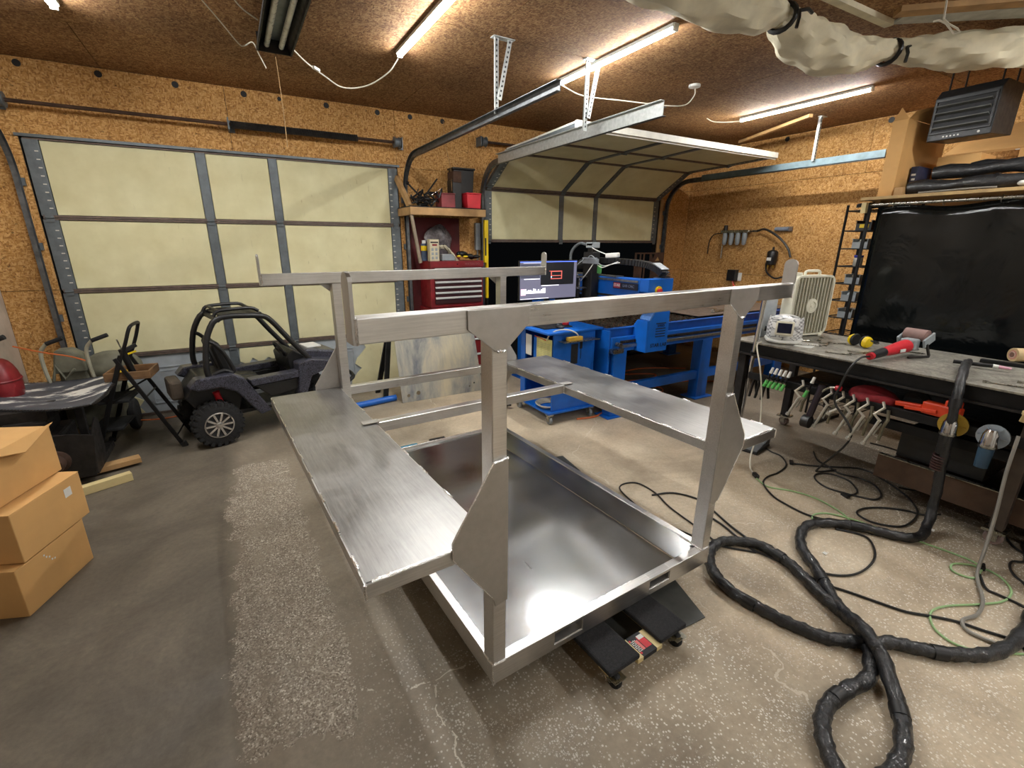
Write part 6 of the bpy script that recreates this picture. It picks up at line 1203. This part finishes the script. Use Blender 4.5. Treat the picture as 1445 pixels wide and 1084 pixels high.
fc('extension_cord', 'pale green extension cord curling across the floor', [(3.11, 1.72), (3.064, 1.607), (3.152, 1.489), (3.194, 1.366), (3.179, 1.25), (3.142, 1.155), (3.078, 1.094), (3.017, 1.108), (2.942, 1.158), (2.909, 1.217), (2.972, 1.25), (3.063, 1.219), (3.125, 1.122), (3.16, .996), (3.203, .859), (3.225, .765), (3.245, .675), (3.253, .585), (3.22, .524), (3.205, .571), (3.135, .621), (3.068, .609), (3.053, .569), (3.09, .521), (3.22, .524), (3.208, .454), (3.12, .396), (2.995, .391), (2.874, .435), (2.723, .508), (2.63, .533), (2.556, .522), (2.484, .476), (2.461, .409), (2.498, .343), (2.58, .285), (2.648, .24)], .005, CORDG)
fc('extension_cord', 'black cord with a plug lying loose below the bench front', [(3.588, 1.72), (3.684, 1.624), (3.783, 1.548), (3.948, 1.414), (3.894, 1.25), (3.773, 1.074), (3.636, .964), (3.512, .919), (3.337, .91), (3.259, .946), (3.202, 1.025), (3.213, 1.101), (3.257, 1.133), (3.35, 1.125), (3.455, 1.071), (3.542, .987), (3.578, .91), (3.682, .857)], .006, CORD)
fc('extension_cord', 'black cord coiled in an oval under the hanging clamps', [(3.417, 1.258), (3.534, 1.258), (3.648, 1.351), (3.669, 1.433), (3.639, 1.507), (3.549, 1.538), (3.462, 1.492), (3.413, 1.394), (3.438, 1.295), (3.479, 1.207), (3.524, 1.149), (3.629, 1.155), (3.746, 1.243), (3.773, 1.337), (3.725, 1.459), (3.768, 1.556), (3.813, 1.659), (3.952, 1.765)], .006, CORD)
fc('extension_cord', 'black cord in the dark beneath the bench', [(4.567, 1.622), (4.59, 1.457), (4.516, 1.311), (4.343, 1.193), (4.243, 1.055), (4.169, .988), (4.05, 1.003), (3.918, 1.066), (3.858, 1.144)], .006, CORD)
fc('extension_cord', 'black cord looping at the right frame edge by the bench caster', [(3.72, .50), (3.507, .442), (3.438, .471), (3.363, .463), (3.29, .427), (3.243, .38), (3.1, .30)], .006, CORD)
fc('extension_cord', 'black cord running right from the green cord knot', [(3.143, .519), (3.032, .463), (3.027, .415), (3.022, .328), (2.95, .25)], .006, CORD)
fc('extension_cord', 'black cord behind the bench caster at the right edge', [(3.871, .636), (3.72, .569), (3.621, .508), (3.587, .461), (3.5, .38)], .006, CORD)
cord('grey_cable', 'long grey cable hanging before the bench leg and coiling on the floor', [(3.40, .60, .70), (3.36, .59, .5), (3.33, .57, .28), (3.25, .55, .10), (3.14, .53, .02), (3.05, .50, .010), (2.90, .44, .010), (2.76, .42, .010), (2.66, .44, .010), (2.60, .41, .010), (2.60, .36, .010), (2.62, .30, .010)], .008, CORDY)
for x, y, a_, lab in ((3.58, 1.735, .6, 'black plug end on the floor near the bench end'), (3.40, 1.27, 1.2, 'black plug at the end of the oval coil'), (3.225, .535, .3, 'dark connector knot on the green cord')):
    p_ = part('plug', MB().box(-.028, -.013, 0, .028, .013, .024), BLK, bevel=.005); p_.location = (x, y, .001); p_.rotation_euler = (0, 0, a_); tag(p_, lab, 'plug')
for k, (x, y, lab) in enumerate(((2.62, 1.0, 'white scrap of paper on the floor inside the hose bend'), (3.42, .80, 'tiny white chip on the floor under the hanging grinder'))):
    p_ = part('paper_scrap', MB().prism([(0, 0), (.03, .004), (.026, .022), (.004, .02)], 2, .0005, .003), WHITE); p_.location = (x, y, 0); tag(p_, lab, 'scrap')
